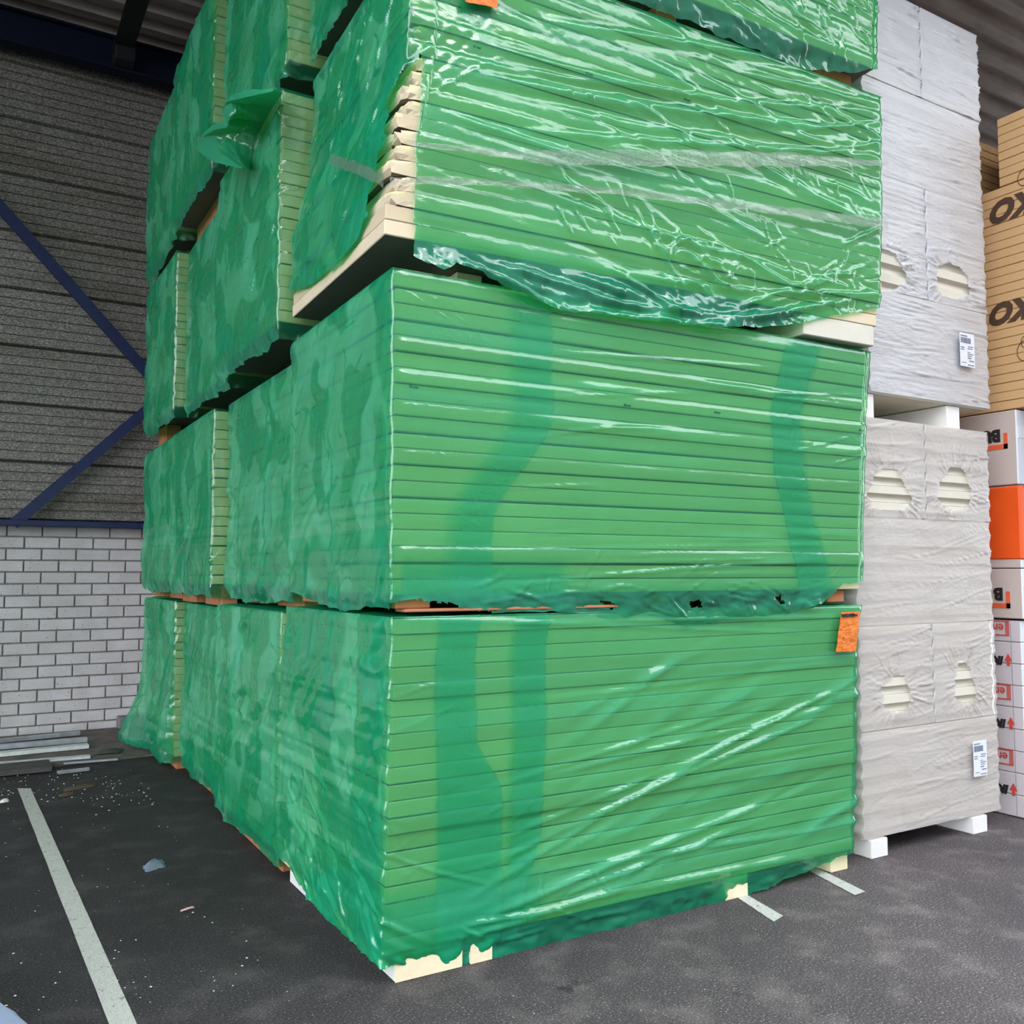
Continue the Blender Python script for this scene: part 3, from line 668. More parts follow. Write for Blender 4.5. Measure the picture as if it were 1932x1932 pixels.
# --- pack 4 (only its lower front shows)
F4 = rfold(r3, 45, 0.8, 2.6, 4.1, 4.9, -14, 9, (.2, .9), (.006, .014), (.004, .010)) + rfold(r3, 30, 2.0, 2.6, 4.1, 4.6, -50, 20, (.1, .3), (.005, .01), (.006, .012))
zb4 = zb_from_px([(750, -180), (1300, 40), (1500, 130), (1590, 140), (1640, 130)], [(-1.36, 4.06), (-.02, 4.06)], 4.1, seed=9, yv=-.05)
mk_pack(1, 4, 0, 0, math.radians(-2.0), 2.6, 1.28, 4.12, 5.32, const(.02), lin([(4.1, 2.66), (5, 2.68)]), zb4, ds=0.011, folds=F4, seams=[], crumple=(.006, .005), bulge=.004)
# --- the three stacks behind
for c in (2, 3, 4):
    for l in (1, 2, 3, 4):
        x = XO[c, l]; y = (c - 1) * DY; z0 = Z0[l]; z1 = ZT.get((c, l), z0 + 1.2)
        rc = np.random.RandomState(100 + c * 10 + l)
        ang = [0, 70, 50, 45, 55][l]
        fd = rfold(rc, 26, -1.2, 0, z0, z1, ang, 14, (.15, .8), (.007, .014), (.005, .012)) + rfold(rc, 10, 0, .1, z0, z1, -20, 30, (.05, .12), (.003, .005), (.002, .004))
        flare = (c == 4 and l == 1)
        def ext(S, Z, X, Y, flare=flare, z0=z0):
            if flare:
                k = sstep(.55, .05, Z) * sstep(-.5, -1.2, S); X = X - .13 * k
                k2 = sstep(.9, .0, Z) * (1 - sstep(-.02, .0, S)); X = X - .05 * k2
            return X, Y, Z
        sd_ = c * 13 + l * 5
        zbv = z0 - (0.085 if l > 1 else 0.06)
        def zbf(s, sd_=sd_, zbv=zbv, c=c, l=l): return zbv + .022 * fbm(s * 3.1, s * 0 + .5, sd_, 4) - (.05 if l == 1 else .03) * np.clip(gn(s * 1.6, s * 0 + 2.2, sd_), 0, 1) - (.10 if (c, l) == (4, 4) else 0) * sstep(-.5, -1.3, s)
        mk_pack(c, l, x, y, 0, 2.5, 1.29, z0, z1, const(0.0), const(2.5), (lambda s, f=zbf: np.maximum(f(s), .012)), ds=.0125, fine_front=.2, folds=fd,
                seams=[(-.45 - .2 * ((c + l) % 2), .05, .006, .010), (-1.0, .03, .005, .008)], layers=lambda S, Z: -.55 * sstep(-.004, .006, S), crumple=(.003, .0085), bulge=.003, extra=ext, right=False)
# --- bearers
def bearers(c, l, blocks, mat):
    root = [o for o in COL.objects if o.get('label') == LAB[c, l]][0]
    for b in blocks: box('bearer', *b, mat, root, 0.004)
a, b = hZ(928, 1852, 0), hZ(971, 1842, 0)
bearers(1, 1, [(0.0, .27, 0.0, 1.25, 0, .098), (a[0], b[0], .0, 1.25, 0, .098)], 'bearer_foam')
fr1 = [o for o in COL.objects if o.get('label') == LAB[1, 1]][0]
box('bearer', 0.0, .27, -0.004, 0.0, 0.002, .096, 'bearer_cream', fr1, 0); box('bearer', a[0], b[0], -.004, 0, .002, .096, 'bearer_cream', fr1, 0)
p = hZ(1440, 1712, 0); bearers(1, 1, [(p[0] - .09, p[0] + .05, .0, 1.2, 0, .098), (2.32, 2.44, .02, 1.2, 0, .098)], 'bearer_cream')
for c in (2, 3, 4):
    bearers(c, 1, [(.03, .13, .04, 1.26, 0, .098), (1.2, 1.3, .02, 1.28, 0, .098), (2.3, 2.4, .02, 1.28, 0, .098)], 'bearer_terracotta')
    z = ZT[c, 1] + .02; bearers(c, 2, [(.07, .17, .04, .5, z, 1.393), (.07, .17, .8, 1.26, z, 1.393), (2.3, 2.4, .1, 1.26, z, 1.393)], 'bearer_terracotta')
    z = ZT[c, 2] + .02; bearers(c, 3, [((.10 if c == 4 else .7), (.22 if c == 4 else .8), .9, 1.26, z, 2.728), (2.3, 2.4, .1, 1.26, z, 2.728)], 'bearer_terracotta')
    z = ZT.get((c, 3), 3.93) + .02; bearers(c, 4, [(.16, .28, .4, 1.24, z, 4.098), (2.3, 2.4, .1, 1.26, z, 4.098)], 'bearer_terracotta')
bearers(1, 2, [(0.0, .14, .02, .62, 1.335, 1.383), (0.02, .14, .75, 1.25, 1.33, 1.383), (1.2, 1.3, .03, 1.2, 1.322, 1.383), (2.3, 2.42, .03, 1.2, 1.322, 1.383)], 'bearer_terracotta')
box('plank', 0.03, 1.0, 0.0, .10, 1.322, 1.334, 'bearer_terracotta', [o for o in COL.objects if o.get('label') == LAB[1, 2]][0])
bearers(1, 3, [(.35, .47, .25, 1.2, 2.625, 2.733), (1.3, 1.42, .1, 1.2, 2.625, 2.733)], 'bearer_cream')
bearers(1, 3, [(2.1, 2.60, -.0, .4, 2.63, 2.733)], 'ivory_board')
bearers(1, 4, [(.35, .47, .25, 1.2, 3.98, 4.118), (1.3, 1.42, .1, 1.2, 3.98, 4.118), (2.1, 2.60, .10, .4, 4.02, 4.118)], 'bearer_terracotta')

# --- clear tapes round pack 3 (parts of it)
def strip(name, pts, mat, parent, thick=0.0, wr=0.004, seed=0, n=120):
    """pts: (x,y,z,width) polyline -> wavy ribbon"""
    P = np.array(pts, float); t0 = np.linspace(0, 1, len(P)); tt = np.linspace(0, 1, n); Q = np.stack([np.interp(tt, t0, P[:, i]) for i in range(4)], 1); V = []
    for i in range(n):
        x, y, z, w = Q[i]
        for k, v in enumerate((-.5, -.17, .17, .5)):
            V.append((x, y - wr * float(gn(i * .9, v * 3, seed)), z + v * w * (1 + .25 * float(gn(i * .4, 3.3, seed)))))
    Fc = [(i * 4 + k, i * 4 + k + 1, i * 4 + k + 5, i * 4 + k + 4) for i in range(n - 1) for k in range(3)]
    return raw(name, V, Fc, mat, parent, smooth=True, attrs={'layers': [1.0] * (4 * n), 'haze': [0.05] * (4 * n)})
def tpt(px, py, w, y=-.055):
    p = hY(px, py, y)
    # into the pack's own frame
    ca, sa = math.cos(math.radians(2)), math.sin(math.radians(2)); return (p[0] * ca - p[1] * sa, p[0] * sa + p[1] * ca, p[2], w)
def tpl(px, py, w, x=-.09):
    p = hX(px, py, x); ca, sa = math.cos(math.radians(2)), math.sin(math.radians(2)); return (p[0] * ca - p[1] * sa, p[0] * sa + p[1] * ca, p[2], w)
def front_y(q, dy=-.075): return (q[0], min(q[1], dy) if False else q[1], q[2], q[3])
tape1 = [tpt(*q, -.045) for q in [(775, 272, .015), (800, 275, .02), (900, 288, .025), (1000, 300, .05), (1100, 303, .075), (1300, 308, .075), (1450, 312, .07), (1560, 318, .05), (1648, 322, .02)]]
tape2 = [tpt(*q, -.045) for q in [(735, 343, .03), (800, 341, .03), (900, 346, .03), (1150, 366, .035), (1400, 400, .04), (1560, 422, .05), (1646, 436, .06)]]
for tp in (tape1, tape2):
    L0 = [(q[0], -0.05, q[2], q[3]) for q in tp]
    strip('clear_tape', L0, 'clear_tape', root3, seed=3)
strip('clear_tape', [(lambda q: (-.115 if True else 0, q[1], q[2], q[3]))(tpl(*q)) for q in [(625, 300, .05), (680, 318, .05), (738, 344, .045)]], 'clear_tape', root3, seed=6, n=40)
# --- orange labels (stickers belong to their packs)
def olabel(root, pxs, yv, nx=10, nz=16, seed=1):
    a, b, c, d = [hY(x, y, yv) for x, y in pxs]; V = []
    for j in range(nz + 1):
        for i in range(nx + 1):
            u, v = i / nx, j / nz; p = (a * (1 - u) + b * u) * (1 - v) + (d * (1 - u) + c * u) * v
            V.append((p[0], p[1] - .004 * float(gn(u * 4, v * 7, seed)), p[2]))
    V = np.array(V); inv = Matrix.Rotation(-root.rotation_euler.z, 3, 'Z'); V = np.array([inv @ Vector(q) for q in V])
    n1 = nx + 1; return raw('orange_label', V, [(j * n1 + i, (j + 1) * n1 + i, (j + 1) * n1 + i + 1, j * n1 + i + 1) for j in range(nz) for i in range(nx)], 'orange_label', root, smooth=True)
lb = olabel(fr1, [(1587, 1155), (1623, 1153), (1615, 1229), (1577, 1230)], -.040)
q = hY(1587, 1163, -.046); text('printing', '0602249/0oc', 'print_black', fr1, (q[0] + .005, -.046, q[2] - .004), (1, 0, .02), (0, 0, 1), .022, .0006)
q = hY(1590, 1205, -.046); text('printing', '.', 'print_black', fr1, (q[0], -.046, q[2]), (1, 0, 0), (0, 0, 1), .06)
lb3 = olabel(root3, [(870, -60), (945, -45), (938, 15), (878, 3)], -.055)
# small black edge stamps on boards, read through the film
for root, lst in ((fr1, []), ([o for o in COL.objects if o.get('label') == LAB[1, 2]][0], [(772, 731), (976, 751), (1172, 767), (1340, 781), (1484, 795), (1608, 815)]), (root3, [(890, 91), (1098, 145), (1278, 197)])):
    for (x, y) in lst:
        q = hY(x, y, -.013); w = root.rotation_euler.z; q = Matrix.Rotation(-w, 3, 'Z') @ Vector(q)
        text('stamp', '10 mm', 'print_black', root, (q.x, -.0125, q.z), (1, 0, 0), (0, 0, 1), .013, .0006, .0004)

# --- the crumpled bag of film on the side of the second stack
root23 = [o for o in COL.objects if o.get('label') == LAB[2, 3]][0]
def pouch():
    na, nb_ = 56, 40; V = []
    base = [hX(*q, -.085) for q in ((533, 176), (505, 215), (485, 260), (475, 322))]
    rim = [hX(*q, -.30) for q in ((515, 172), (472, 182), (428, 192), (418, 212), (432, 240), (405, 245), (376, 262), (370, 282), (400, 305), (455, 318))]
    def pl(P, t_):
        t_ = t_ * (len(P) - 1); i = min(int(t_), len(P) - 2); f = t_ - i; return P[i] * (1 - f) + P[i + 1] * f
    for side in (0, 1):
        for j in range(nb_):
            v = j / (nb_ - 1)
            for i in range(na):
                u = i / (na - 1); p = pl(base, v) * (1 - u) + pl(rim, v) * u
                bl = math.sin(math.pi * min(u * 1.0, 1)) ** .7 * (.10 if side == 0 else -.05) * math.sin(math.pi * v) ** .5
                cr = .030 * (0.5 - abs(float(gn(u * 2.5 + side * 7, v * 5, 77)))) + .012 * (0.5 - abs(float(gn(u * 7, v * 11, 78))))
                V.append((p[0] - bl * .5 - cr * math.sin(math.pi * u), p[1] - bl - cr * math.sin(math.pi * u), p[2] + cr * .4 * math.sin(math.pi * u)))
    Fc = []
    for side in (0, 1):
        b_ = side * na * nb_
        for j in range(nb_ - 1):
            for i in range(na - 1):
                q = b_ + j * na + i; Fc.append((q, q + 1, q + na + 1, q + na) if side else (q, q + na, q + na + 1, q + 1))
    V = np.array(V) - np.array(root23.location)
    n = len(V); return raw('film_bag', V, np.array(Fc), 'green_film', root23, smooth=True, attrs={'layers': [1.2] * n, 'haze': [.4] * n})
pouch()

# ------------------------------------------------------------------ white stack
def ribboard(w, th=.09):
    """ivory board with stepped, ribbed front edge; profile along X"""
    pr = [(0.004, 0), (0.010, th * .02), (0.016, th * .40), (-.004, th * .48), (-.010, th * .50), (-.006, th * .97), (0.0, th * .99)]
    pts = [(y, z) for y, z in pr]; V = []; n = len(pts)
    for x in (0, w):
        for y, z in pts: V.append((x, y, z))
        V.append((x, .5, pts[-1][1])); V.append((x, .5, pts[0][1]))
    m = n + 2; Fc = [(i, (i + 1) % m, m + (i + 1) % m, m + i) for i in range(m)] + [tuple(range(m)), tuple(reversed(range(m, 2 * m)))]
    o = raw('tmp', V, Fc, 'ivory_board'); fixn(o.data); me = o.data; bpy.data.objects.remove(o); me.name = 'ivory_board'; return me
RB = {}
def bundle(root, x0, x1, y0, z0, z1, glossy, hole=None, seed=1, streak=None, boards=True):
    w = x1 - x0; k = round(w, 2)
    if k not in RB: RB[k] = ribboard(w - .03)
    n = 6; bt = (z1 - z0) / n; rr = np.random.RandomState(seed)
    D = .55
    xl = lambda z: x0 + .012 - .014 * np.abs(np.sin((z - z0) / bt * math.pi + .3)) ** 3 ; xr = lambda z: x1 - .012 + .014 * np.abs(np.sin((z - z0) / bt * math.pi + 1.2)) ** 3
    fd = rfold(rr, 110 if glossy else 60, -.1, w, z0, z1, -1 if glossy else 8, 3 if glossy else 6, (.2, .9), (.002, .006), (.003, .007 if glossy else .004))
    holes = []
    if hole:
        holes = [[((lambda p: (p[0] - x0, p[2]))(hY(a, b, y0 - .01))) for a, b in hole]]
        cx = sum(p[0] for p in holes[0]) / len(hole); cz = sum(p[1] for p in holes[0]) / len(hole)
        for q in range(60):  # puckers radiating from the hole
            t_ = rr.uniform(0, 2 * math.pi); i = rr.randint(len(hole)); h0 = holes[0][i]; h1 = holes[0][(i + 1) % len(hole)]; f = rr.rand(); hx = h0[0] * (1 - f) + h1[0] * f; hz = h0[1] * (1 - f) + h1[1] * f
            l = rr.uniform(.05, .2); dx, dz = hx - cx, hz - cz; m = math.hypot(dx, dz); fd.append((hx - dx * .05, hz - dz * .05, hx + dx / m * l, hz + dz / m * l, .004, rr.uniform(.003, .008), 0))
    def lay(S, Z): return .3 + .5 * sstep(.1, .3, gn(S * 3, Z * 5, seed)) + (.8 * sstep(.15, .35, gn(S * .6, Z * 16, seed + 3)))
    def hzf(S, Z): return .20 + .15 * gn(S * 2, Z * 3, seed + 5) + (.15 if glossy else .12)
    f = film_part(root, w, D, x0, y0, z0 + .002, z1 - .002, xl, xr, fd, holes, lay, hzf, seed, glossy)
    for i in range(n):
        link('ivory_board', RB[k], f, (x0 + .015 + rr.uniform(-.003, .003), y0 + .012, z0 + i * bt + .001)).scale = (1, 1, bt / .09 * .985)
    return f
def film_part(root, w, D, x0, y0, z0, z1, xl, xr, fd, holes, lay, hzf, seed, glossy):
    def ext(S, Z, X, Y): return X, Y + y0, Z
    # left/right film sides have little crumple
    f = film(root, w, D, z0, z1, lambda z: xl(z), lambda z: xr(z), lambda s: s * 0 + z0 + .0, seed, ds=.010, folds=fd, holes=holes, steps=None, layers=lay, haze=hzf, crumple=(.006 if glossy else .004, .0012),
             mat='white_film_glossy' if glossy else 'white_film', name='board_bundle', off=.004, cap=False, extra=ext)
    return f
WX0, WX1, WYf = 2.62, 3.81, .07
wl_ = empty('white_board_pallet', (0, 0, 0)); tag(wl_, 'lower cream-white film-wrapped board pallet standing on white foam blocks on the asphalt', 'board pallet', 'white wrapped board pallets')
zs = [.095, .64, 1.185, 1.76, 2.295]
xm = (WX0 + WX1) / 2
bundle(wl_, WX0, WX1, WYf, zs[0], zs[1], False, None, 31)
bundle(wl_, WX0, xm + .015, WYf, zs[1], zs[2], False, [(1662, 1300), (1680, 1283), (1690, 1273), (1708, 1275), (1714, 1290), (1722, 1318), (1712, 1338), (1690, 1345), (1672, 1338)], 32)
bundle(wl_, xm + .017, WX1, WYf, zs[1], zs[2], False, [(1802, 1300), (1805, 1270), (1812, 1245), (1820, 1242), (1832, 1262), (1846, 1308), (1838, 1322), (1820, 1328), (1804, 1318)], 33)
bundle(wl_, WX0, WX1, WYf + .005, zs[2], zs[3], False, None, 34)
bundle(wl_, WX0, xm - .0, WYf, zs[3], zs[4], False, [(1636, 935), (1655, 890), (1668, 882), (1692, 884), (1706, 910), (1724, 940), (1712, 960), (1680, 964), (1650, 956)], 35)
bundle(wl_, xm + .002, WX1, WYf, zs[3], zs[4], False, [(1768, 930), (1780, 900), (1797, 880), (1815, 880), (1828, 905), (1836, 938), (1824, 958), (1798, 964), (1775, 952)], 36)
a = hZ(1648, 1623, 0); b = hZ(1672, 1612, 0)
box('bearer', 2.67, 2.80, .06, .60, 0, .094, 'bearer_foam', wl_, .004); box('bearer', 3.54, 3.67, .06, .60, 0, .094, 'bearer_foam', wl_, .004)
wu = empty('white_board_pallet', (0, 0, 0)); tag(wu, 'upper glossy bluish-white film-wrapped board pallet reaching towards the roof', 'board pallet', 'white wrapped board pallets')
zs = [2.435, 3.01, 3.66, 4.20, 4.75]; UX0, UX1 = 2.76, 3.845; xm = (UX0 + UX1) / 2 - .02
bundle(wu, UX0, UX1, WYf, zs[0], zs[1], True, None, 41)
bundle(wu, UX0, xm, WYf, zs[1], zs[2], True, [(1630, 470), (1660, 465), (1690, 478), (1705, 505), (1714, 530), (1690, 545), (1640, 548), (1620, 520)], 42)
bundle(wu, xm + .002, UX1, WYf, zs[1], zs[2], True, [(1768, 540), (1770, 500), (1790, 495), (1810, 503), (1830, 525), (1830, 555), (1808, 565), (1780, 558)], 43)
bundle(wu, UX0, UX1, WYf + .004, zs[2], zs[3], True, None, 44)
bundle(wu, UX0, xm, WYf, zs[3], zs[4], True, None, 45); bundle(wu, xm + .002, UX1, WYf, zs[3], zs[4], True, None, 46)
box('bearer', 2.70, 2.82, .09, .60, 2.300, 2.433, 'bearer_foam', wu, .004); box('bearer', 3.46, 3.58, .09, .60, 2.300, 2.433, 'bearer_foam', wu, .004)
# paper labels with bar codes
def wlabel(root, px, yv, seed):
    a, b, c, d = [hY(x, y, yv) for x, y in px]; x0, x1 = (a[0] + d[0]) / 2, (b[0] + c[0]) / 2; z1, z0 = (a[2] + b[2]) / 2, (c[2] + d[2]) / 2
    s = box('paper_label', x0, x1, yv - .002, yv, z0, z1, 'sticker', root, 0); W_, H_ = x1 - x0, z1 - z0; rr = random.Random(seed); bs = []
    x = x0 + .05 * W_
    while x < x0 + .72 * W_:
        w = rr.choice([.004, .006, .009]) * W_ * 4; bs.append((x, min(x + w, x0 + .74 * W_), yv - .004, yv - .002, z1 - .30 * H_, z1 - .14 * H_)); x += w + rr.choice([.005, .008, .01]) * W_ * 3
    for r_, (u0, u1, th) in enumerate([(.05, .5, .03), (.55, .9, .02), (.5, .85, .02), (.05, .3, .02), (.05, .28, .02), (.5, .7, .015), (.5, .9, .02), (.5, .8, .02), (.5, .75, .03), (.6, .92, .03), (.1, .4, .015), (.5, .92, .025)]):
        zz = z1 - H_ * ([.07, .38, .44, .42, .48, .55, .60, .66, .72, .80, .88, .93][r_]); bs.append((x0 + u0 * W_, x0 + u1 * W_, yv - .004, yv - .002, zz - th * H_, zz))
    multi('bar_code', bs, 'print_grey', s)['kind'] = 'stuff'
wlabel(wu, [(1811, 628), (1838, 631), (1838, 694), (1811, 690)], WYf - .028, 3)
wlabel(wl_, [(1836, 1399), (1861, 1395), (1862, 1462), (1837, 1466)], WYf - .026, 5)

# ------------------------------------------------------------------ right-hand stack (left-facing sides)
TX = 4.10
def tan_pack(y0, y1, z0, z1, n, x0, label, texts, name='tan_board_pack', film_=True):
    root = empty(name, (0, 0, 0)); tag(root, label, 'board pack', 'tan board packs'); bt = (z1 - z0) / n; me = None
    for i in range(n):
        if me is None:
            o = box('tan_board', 0, 1.2, 0, y1 - y0, 0.0012, bt - .0012, 'tan_board', root, .0035); me = o.data
        else: o = link('tan_board', me, root)
        o.location = (x0 + random.Random(i).uniform(0, .003), y0, z0 + i * bt)
    return root
tl = tan_pack(-.45, 1.9, 2.47, 3.87, 25, TX, 'large tan board pack with dark brown upside-down lettering, right edge', [])
tu = tan_pack(-.45, .115, 3.875, 4.31, 8, TX, 'short tan board pack on top of the lettered tan pack, under the roof', [])
# printed letters: seen upside down on the left-facing side (viewer's right is -Y)
def itext(root, s, px, size, mat, bold=.02, sh=.35, x=TX, name='printing'):
    # (px) = pixel of the visual lower-left corner of the upside-down word = its own top-right
    p = hX(px[0], px[1], x - .006); w = text(name, s, mat, root, (0, 0, 0), (0, 1, 0), (0, 0, -1), size, bold, sh)
    me = w.data; n = len(me.vertices); co = np.zeros(n * 3); me.vertices.foreach_get('co', co); co = co.reshape(-1, 3)
    co[:, 1] += p[1] - co[:, 1].max(); co[:, 2] += p[2] - co[:, 2].min(); co[:, 0] = co[:, 0] * .5 + x - .003; me.vertices.foreach_set('co', co.ravel()); return w
itext(tl, 'IKO', (1867, 427), .185, 'print_brown', .010, .35); itext(tl, 'IKO', (1866, 618), .175, 'print_brown', .010, .35)
def ring(root, cx, cz, r, x, mat, n=20, w=.004):
    V = []; 
    for i in range(n):
        a = 2 * math.pi * i / n
        for k in (r, r - w): V.append((x, cx + k * math.cos(a), cz + k * math.sin(a) * 1.2))
    return raw('printing', V, [(2 * i, 2 * i + 1, (2 * i + 3) % (2 * n), (2 * i + 2) % (2 * n)) for i in range(n)], mat, root)
p = hX(1930, 335, TX - .004); ring(tu if p[2] > 3.87 else tl, p[1] - .01, p[2], .045, TX - .004, 'print_brown')
p = hX(1932, 645, TX - .004); ring(tl, p[1] - .015, p[2], .035, TX - .004, 'print_brown'); p = hX(1932, 662, TX - .004); ring(tl, p[1] - .01, p[2], .055, TX - .004, 'print_brown')
tb = empty('brown_board_pack', (0, 0, 0)); tag(tb, 'brown film-covered pack half hidden behind the short tan pack, topped by yellow', 'board pack')
bt = .05; me = None
for i in range(8):
    if me is None: o = box('tan_board', 0, 1.1, 0, 1.3, .001, bt - .001, 'tan_joint', tb, .003); me = o.data
    else: o = link('tan_board', me, tb)
    o.location = (TX + .06, .30, 3.875 + i * bt)
yp = box('yellow_board', TX - .02, TX + 1.0, 1.7, 2.9, 4.62, 4.82, 'yellow_pack'); tag(yp, 'small yellow board edge glimpsed between the white pallet and the tan pack', 'board')
yb = multi('yellow_board_support', [(TX, TX + 1, 1.75, 2.85, 3.90, 4.615)], 'black_steel'); tag(yb, 'black support beneath the small yellow board edge', 'support')
# cartons
def carton(z0, z1, label, y0=.055, mat='carton', x=TX - .01):
    root = empty('carton', (0, 0, 0)); tag(root, label, 'carton', 'cartons in the right-hand stack')
    V, Fc = box_vf(x, x + 1.1, y0, y0 + 1.6, z0, z1, .006); o = raw('box_body', V, Fc, [mat, 'carton_end'], root); fixn(o.data)
    o.data.polygons.foreach_set('material_index', [1 if p.normal.y < -.5 else 0 for p in o.data.polygons]); box('flap_tape', x + .01, x + 1.0, y0 - .003, y0, z0 + (z1 - z0) * .62, z0 + (z1 - z0) * .78, 'sticker', root, 0)
    return root
c1 = carton(2.005, 2.462, 'pale carton with upside-down black letters and orange corner mark, directly under the tan boards')
c2 = carton(1.497, 1.998, 'carton in a bright orange-red sleeve, between the two lettered cartons')
V, Fc = box_vf(TX - .018, TX + .5, .045, 1.66, 1.545, 1.996, .012); o = raw('orange_sleeve', V, Fc, 'orange_wrap', c2); fixn(o.data)
c3 = carton(1.19, 1.492, 'pale carton with upside-down black letter and orange corner mark, below the orange-red one')
def corner_logo(root, s, pxl, size, c0, c1_, c2_):
    X = TX - .010
    w = itext(root, s, pxl, size, 'print_black', .006, 0, X)
    a, b, c = [hX(*q, X - .004) for q in (c0, c1_, c2_)]  # top of upright, corner, far end of foot
    t_ = .030; me_ = w.data; n_ = len(me_.vertices); co = np.zeros(n_ * 3); me_.vertices.foreach_get('co', co); co = co.reshape(-1, 3)
    co[:, 1] += b[1] + .045 - co[:, 1].min(); co[:, 2] += b[2] + .045 - co[:, 2].min(); me_.vertices.foreach_set('co', co.ravel())
    multi('corner_mark', [(X - .004, X - .001, b[1], b[1] + t_ * .8, b[2], a[2]), (X - .004, X - .001, b[1], b[1] + .6, b[2], b[2] + t_)], 'print_orange', root)
corner_logo(c1, 'BU', (1866, 840), .10, (1901, 816), (1901, 846), (1866, 851))
w1 = hX(1866, 842, TX)
corner_logo(c3, 'B', (1875, 1139), .10, (1906, 1116), (1906, 1148), (1872, 1147))
# lower foil pack with printed grid
lp_ = empty('printed_board_pack', (0, 0, 0)); tag(lp_, 'whitish board pack printed with red and black marks, on the asphalt, right edge', 'board pack')
simple('foil_print', (0.62, 0.55, 0.56), 0.55, var=0.05, scale=3, bump=.2, bscale=12)
n = 9; me = None; bt = 1.175 / n
for i in range(n):
    if me is None:
        V, Fc = box_vf(0, 1.1, 0, 1.7, .0015, bt - .0015, .004); o = raw('foil_board', V, Fc, ['foil_print', 'carton_end'], lp_); fixn(o.data); o.data.polygons.foreach_set('material_index', [1 if p.normal.y < -.5 else 0 for p in o.data.polygons]); me = o.data
    else: o = link('foil_board', me, lp_)
    o.location = (TX, .08, .004 + i * bt)
X = TX - .003
gl = []
yy = .14
while yy < 1.7: gl.append((X, X + .001, yy, yy + .002, .01, 1.16)); yy += .12
multi('grid_lines', gl, 'print_grey', lp_)
def arrowlogo(px, s=.07):
    p = hX(px[0], px[1], X - .002); w = itext(lp_, 'IKO', (px[0] - 17, px[1] + 4), s, 'print_black', .004, .25, TX - .002)
    me_ = w.data; n_ = len(me_.vertices); co = np.zeros(n_ * 3); me_.vertices.foreach_get('co', co); co = co.reshape(-1, 3); co[:, 1] += (p[1] + .035) - co[:, 1].min(); co[:, 2] += p[2] - .03 - co[:, 2].min(); me_.vertices.foreach_set('co', co.ravel())
    y, z = p[1], p[2]; raw('printing', [(X - .003, y + .03, z), (X - .003, y - .02, z), (X - .003, y + .005, z + .045), (X - .003, y + .015, z - .03), (X - .003, y - .005, z - .03), (X - .003, y - .005, z), (X - .003, y + .015, z)], [(0, 1, 2), (3, 4, 5, 6)], 'print_red', lp_)
for q in [(1904, 1247), (1909, 1367), (1914, 1492)]: arrowlogo(q)
for (x_, y_) in [(1904, 1186), (1907, 1307), (1912, 1431)]:
    p = hX(x_, y_, X); y, z = p[1], p[2]
    multi('printed_band', [(X - .002, X, y, y + .50, z - .045, z - .038), (X - .002, X, y, y + .5, z + .040, z + .047)] + [(X - .002, X, y + k * .009, y + k * .009 + .005, z - .038, z + .04) for k in range(3)], 'print_red', lp_)
    w = text('printing', 'enertherm', 'print_red', lp_, (0, 0, 0), (0, 1, 0), (0, 0, -1), .075, .001, 0); me_ = w.data; n_ = len(me_.vertices); co = np.zeros(n_ * 3); me_.vertices.foreach_get('co', co); co = co.reshape(-1, 3)
    co[:, 1] += y + .035 - co[:, 1].min(); co[:, 2] += z - .026 - co[:, 2].min(); co[:, 0] = co[:, 0] * .3 + X - .001; me_.vertices.foreach_set('co', co.ravel())

# ------------------------------------------------------------------ floor clutter at the left
def channel(name, a, b, w, h, mat, label, group=None):
    """steel U-profile lying on the ground between two floor points"""
    a = Vector(a); b = Vector(b); d = (b - a).normalized(); n = Vector((-d.y, d.x, 0)); t_ = .003; V = []
    prof = [(-w / 2, 0), (-w / 2, h), (w / 2, h), (w / 2, 0), (w / 2 - t_, 0), (w / 2 - t_, h - t_), (-w / 2 + t_, h - t_), (-w / 2 + t_, 0)]
    for p in (a, b):
        for u, v in prof: V.append(p + n * u + Vector((0, 0, v)))
    k = 8; o = raw(name, V, [(i, (i + 1) % k, k + (i + 1) % k, k + i) for i in range(k)] + [tuple(range(k)), tuple(reversed(range(k, 2 * k)))], mat); fixn(o.data); tag(o, label, 'metal profile', group); return o
def gz(px, py, z=0.0): q = hZ(px, py, z); return (q[0], q[1], z)
G = 'metal profiles lying by the brick wall'
def chan_px(px1, px2, z, w, h, mat, label):
    a = hZ(px1[0], px1[1], z); b = hZ(px2[0], px2[1], z); d = (a - b); a = a + (d / np.linalg.norm(d) * 1.6 if px1[0] == 0 else 0)
    return channel('metal_profile', (a[0], a[1], z), (b[0], b[1], z), w, h, mat, label, G)
chan_px((0, 1401), (150, 1386), .03, .055, .03, 'galv_strip', 'grey metal profile lying rearmost, against the foot of the brick wall')
chan_px((0, 1413), (164, 1399), .03, .075, .035, 'galv_strip', 'shiny wide metal profile lying second from the brick wall')
chan_px((0, 1426), (166, 1410), .02, .10, .03, 'galv_pale', 'wide pale grey metal profile in the middle of the heap by the brick wall')
chan_px((0, 1443), (170, 1429), .016, .09, .016, 'galv_pale', 'pale flat strip lying in front of the metal profiles')
chan_px((108, 1460), (168, 1453), .014, .04, .018, 'galv_strip', 'short thin metal strip at the front edge of the heap')
o = chan_px((120, 1442), (222, 1434), .016, .02, .012, 'galv_strip', 'narrow metal strip reaching furthest right towards the green film')
a, b = hZ(0, 1468, 0), hZ(98, 1459, 0); dp = channel('dark_plank', (a[0] - 1.5, a[1] + .16, .013), (b[0], b[1] + .16, .013), .30, .035, 'dark_plank', 'dark weathered plank lying at the edge of the asphalt, far left'); dp['category'] = 'plank'
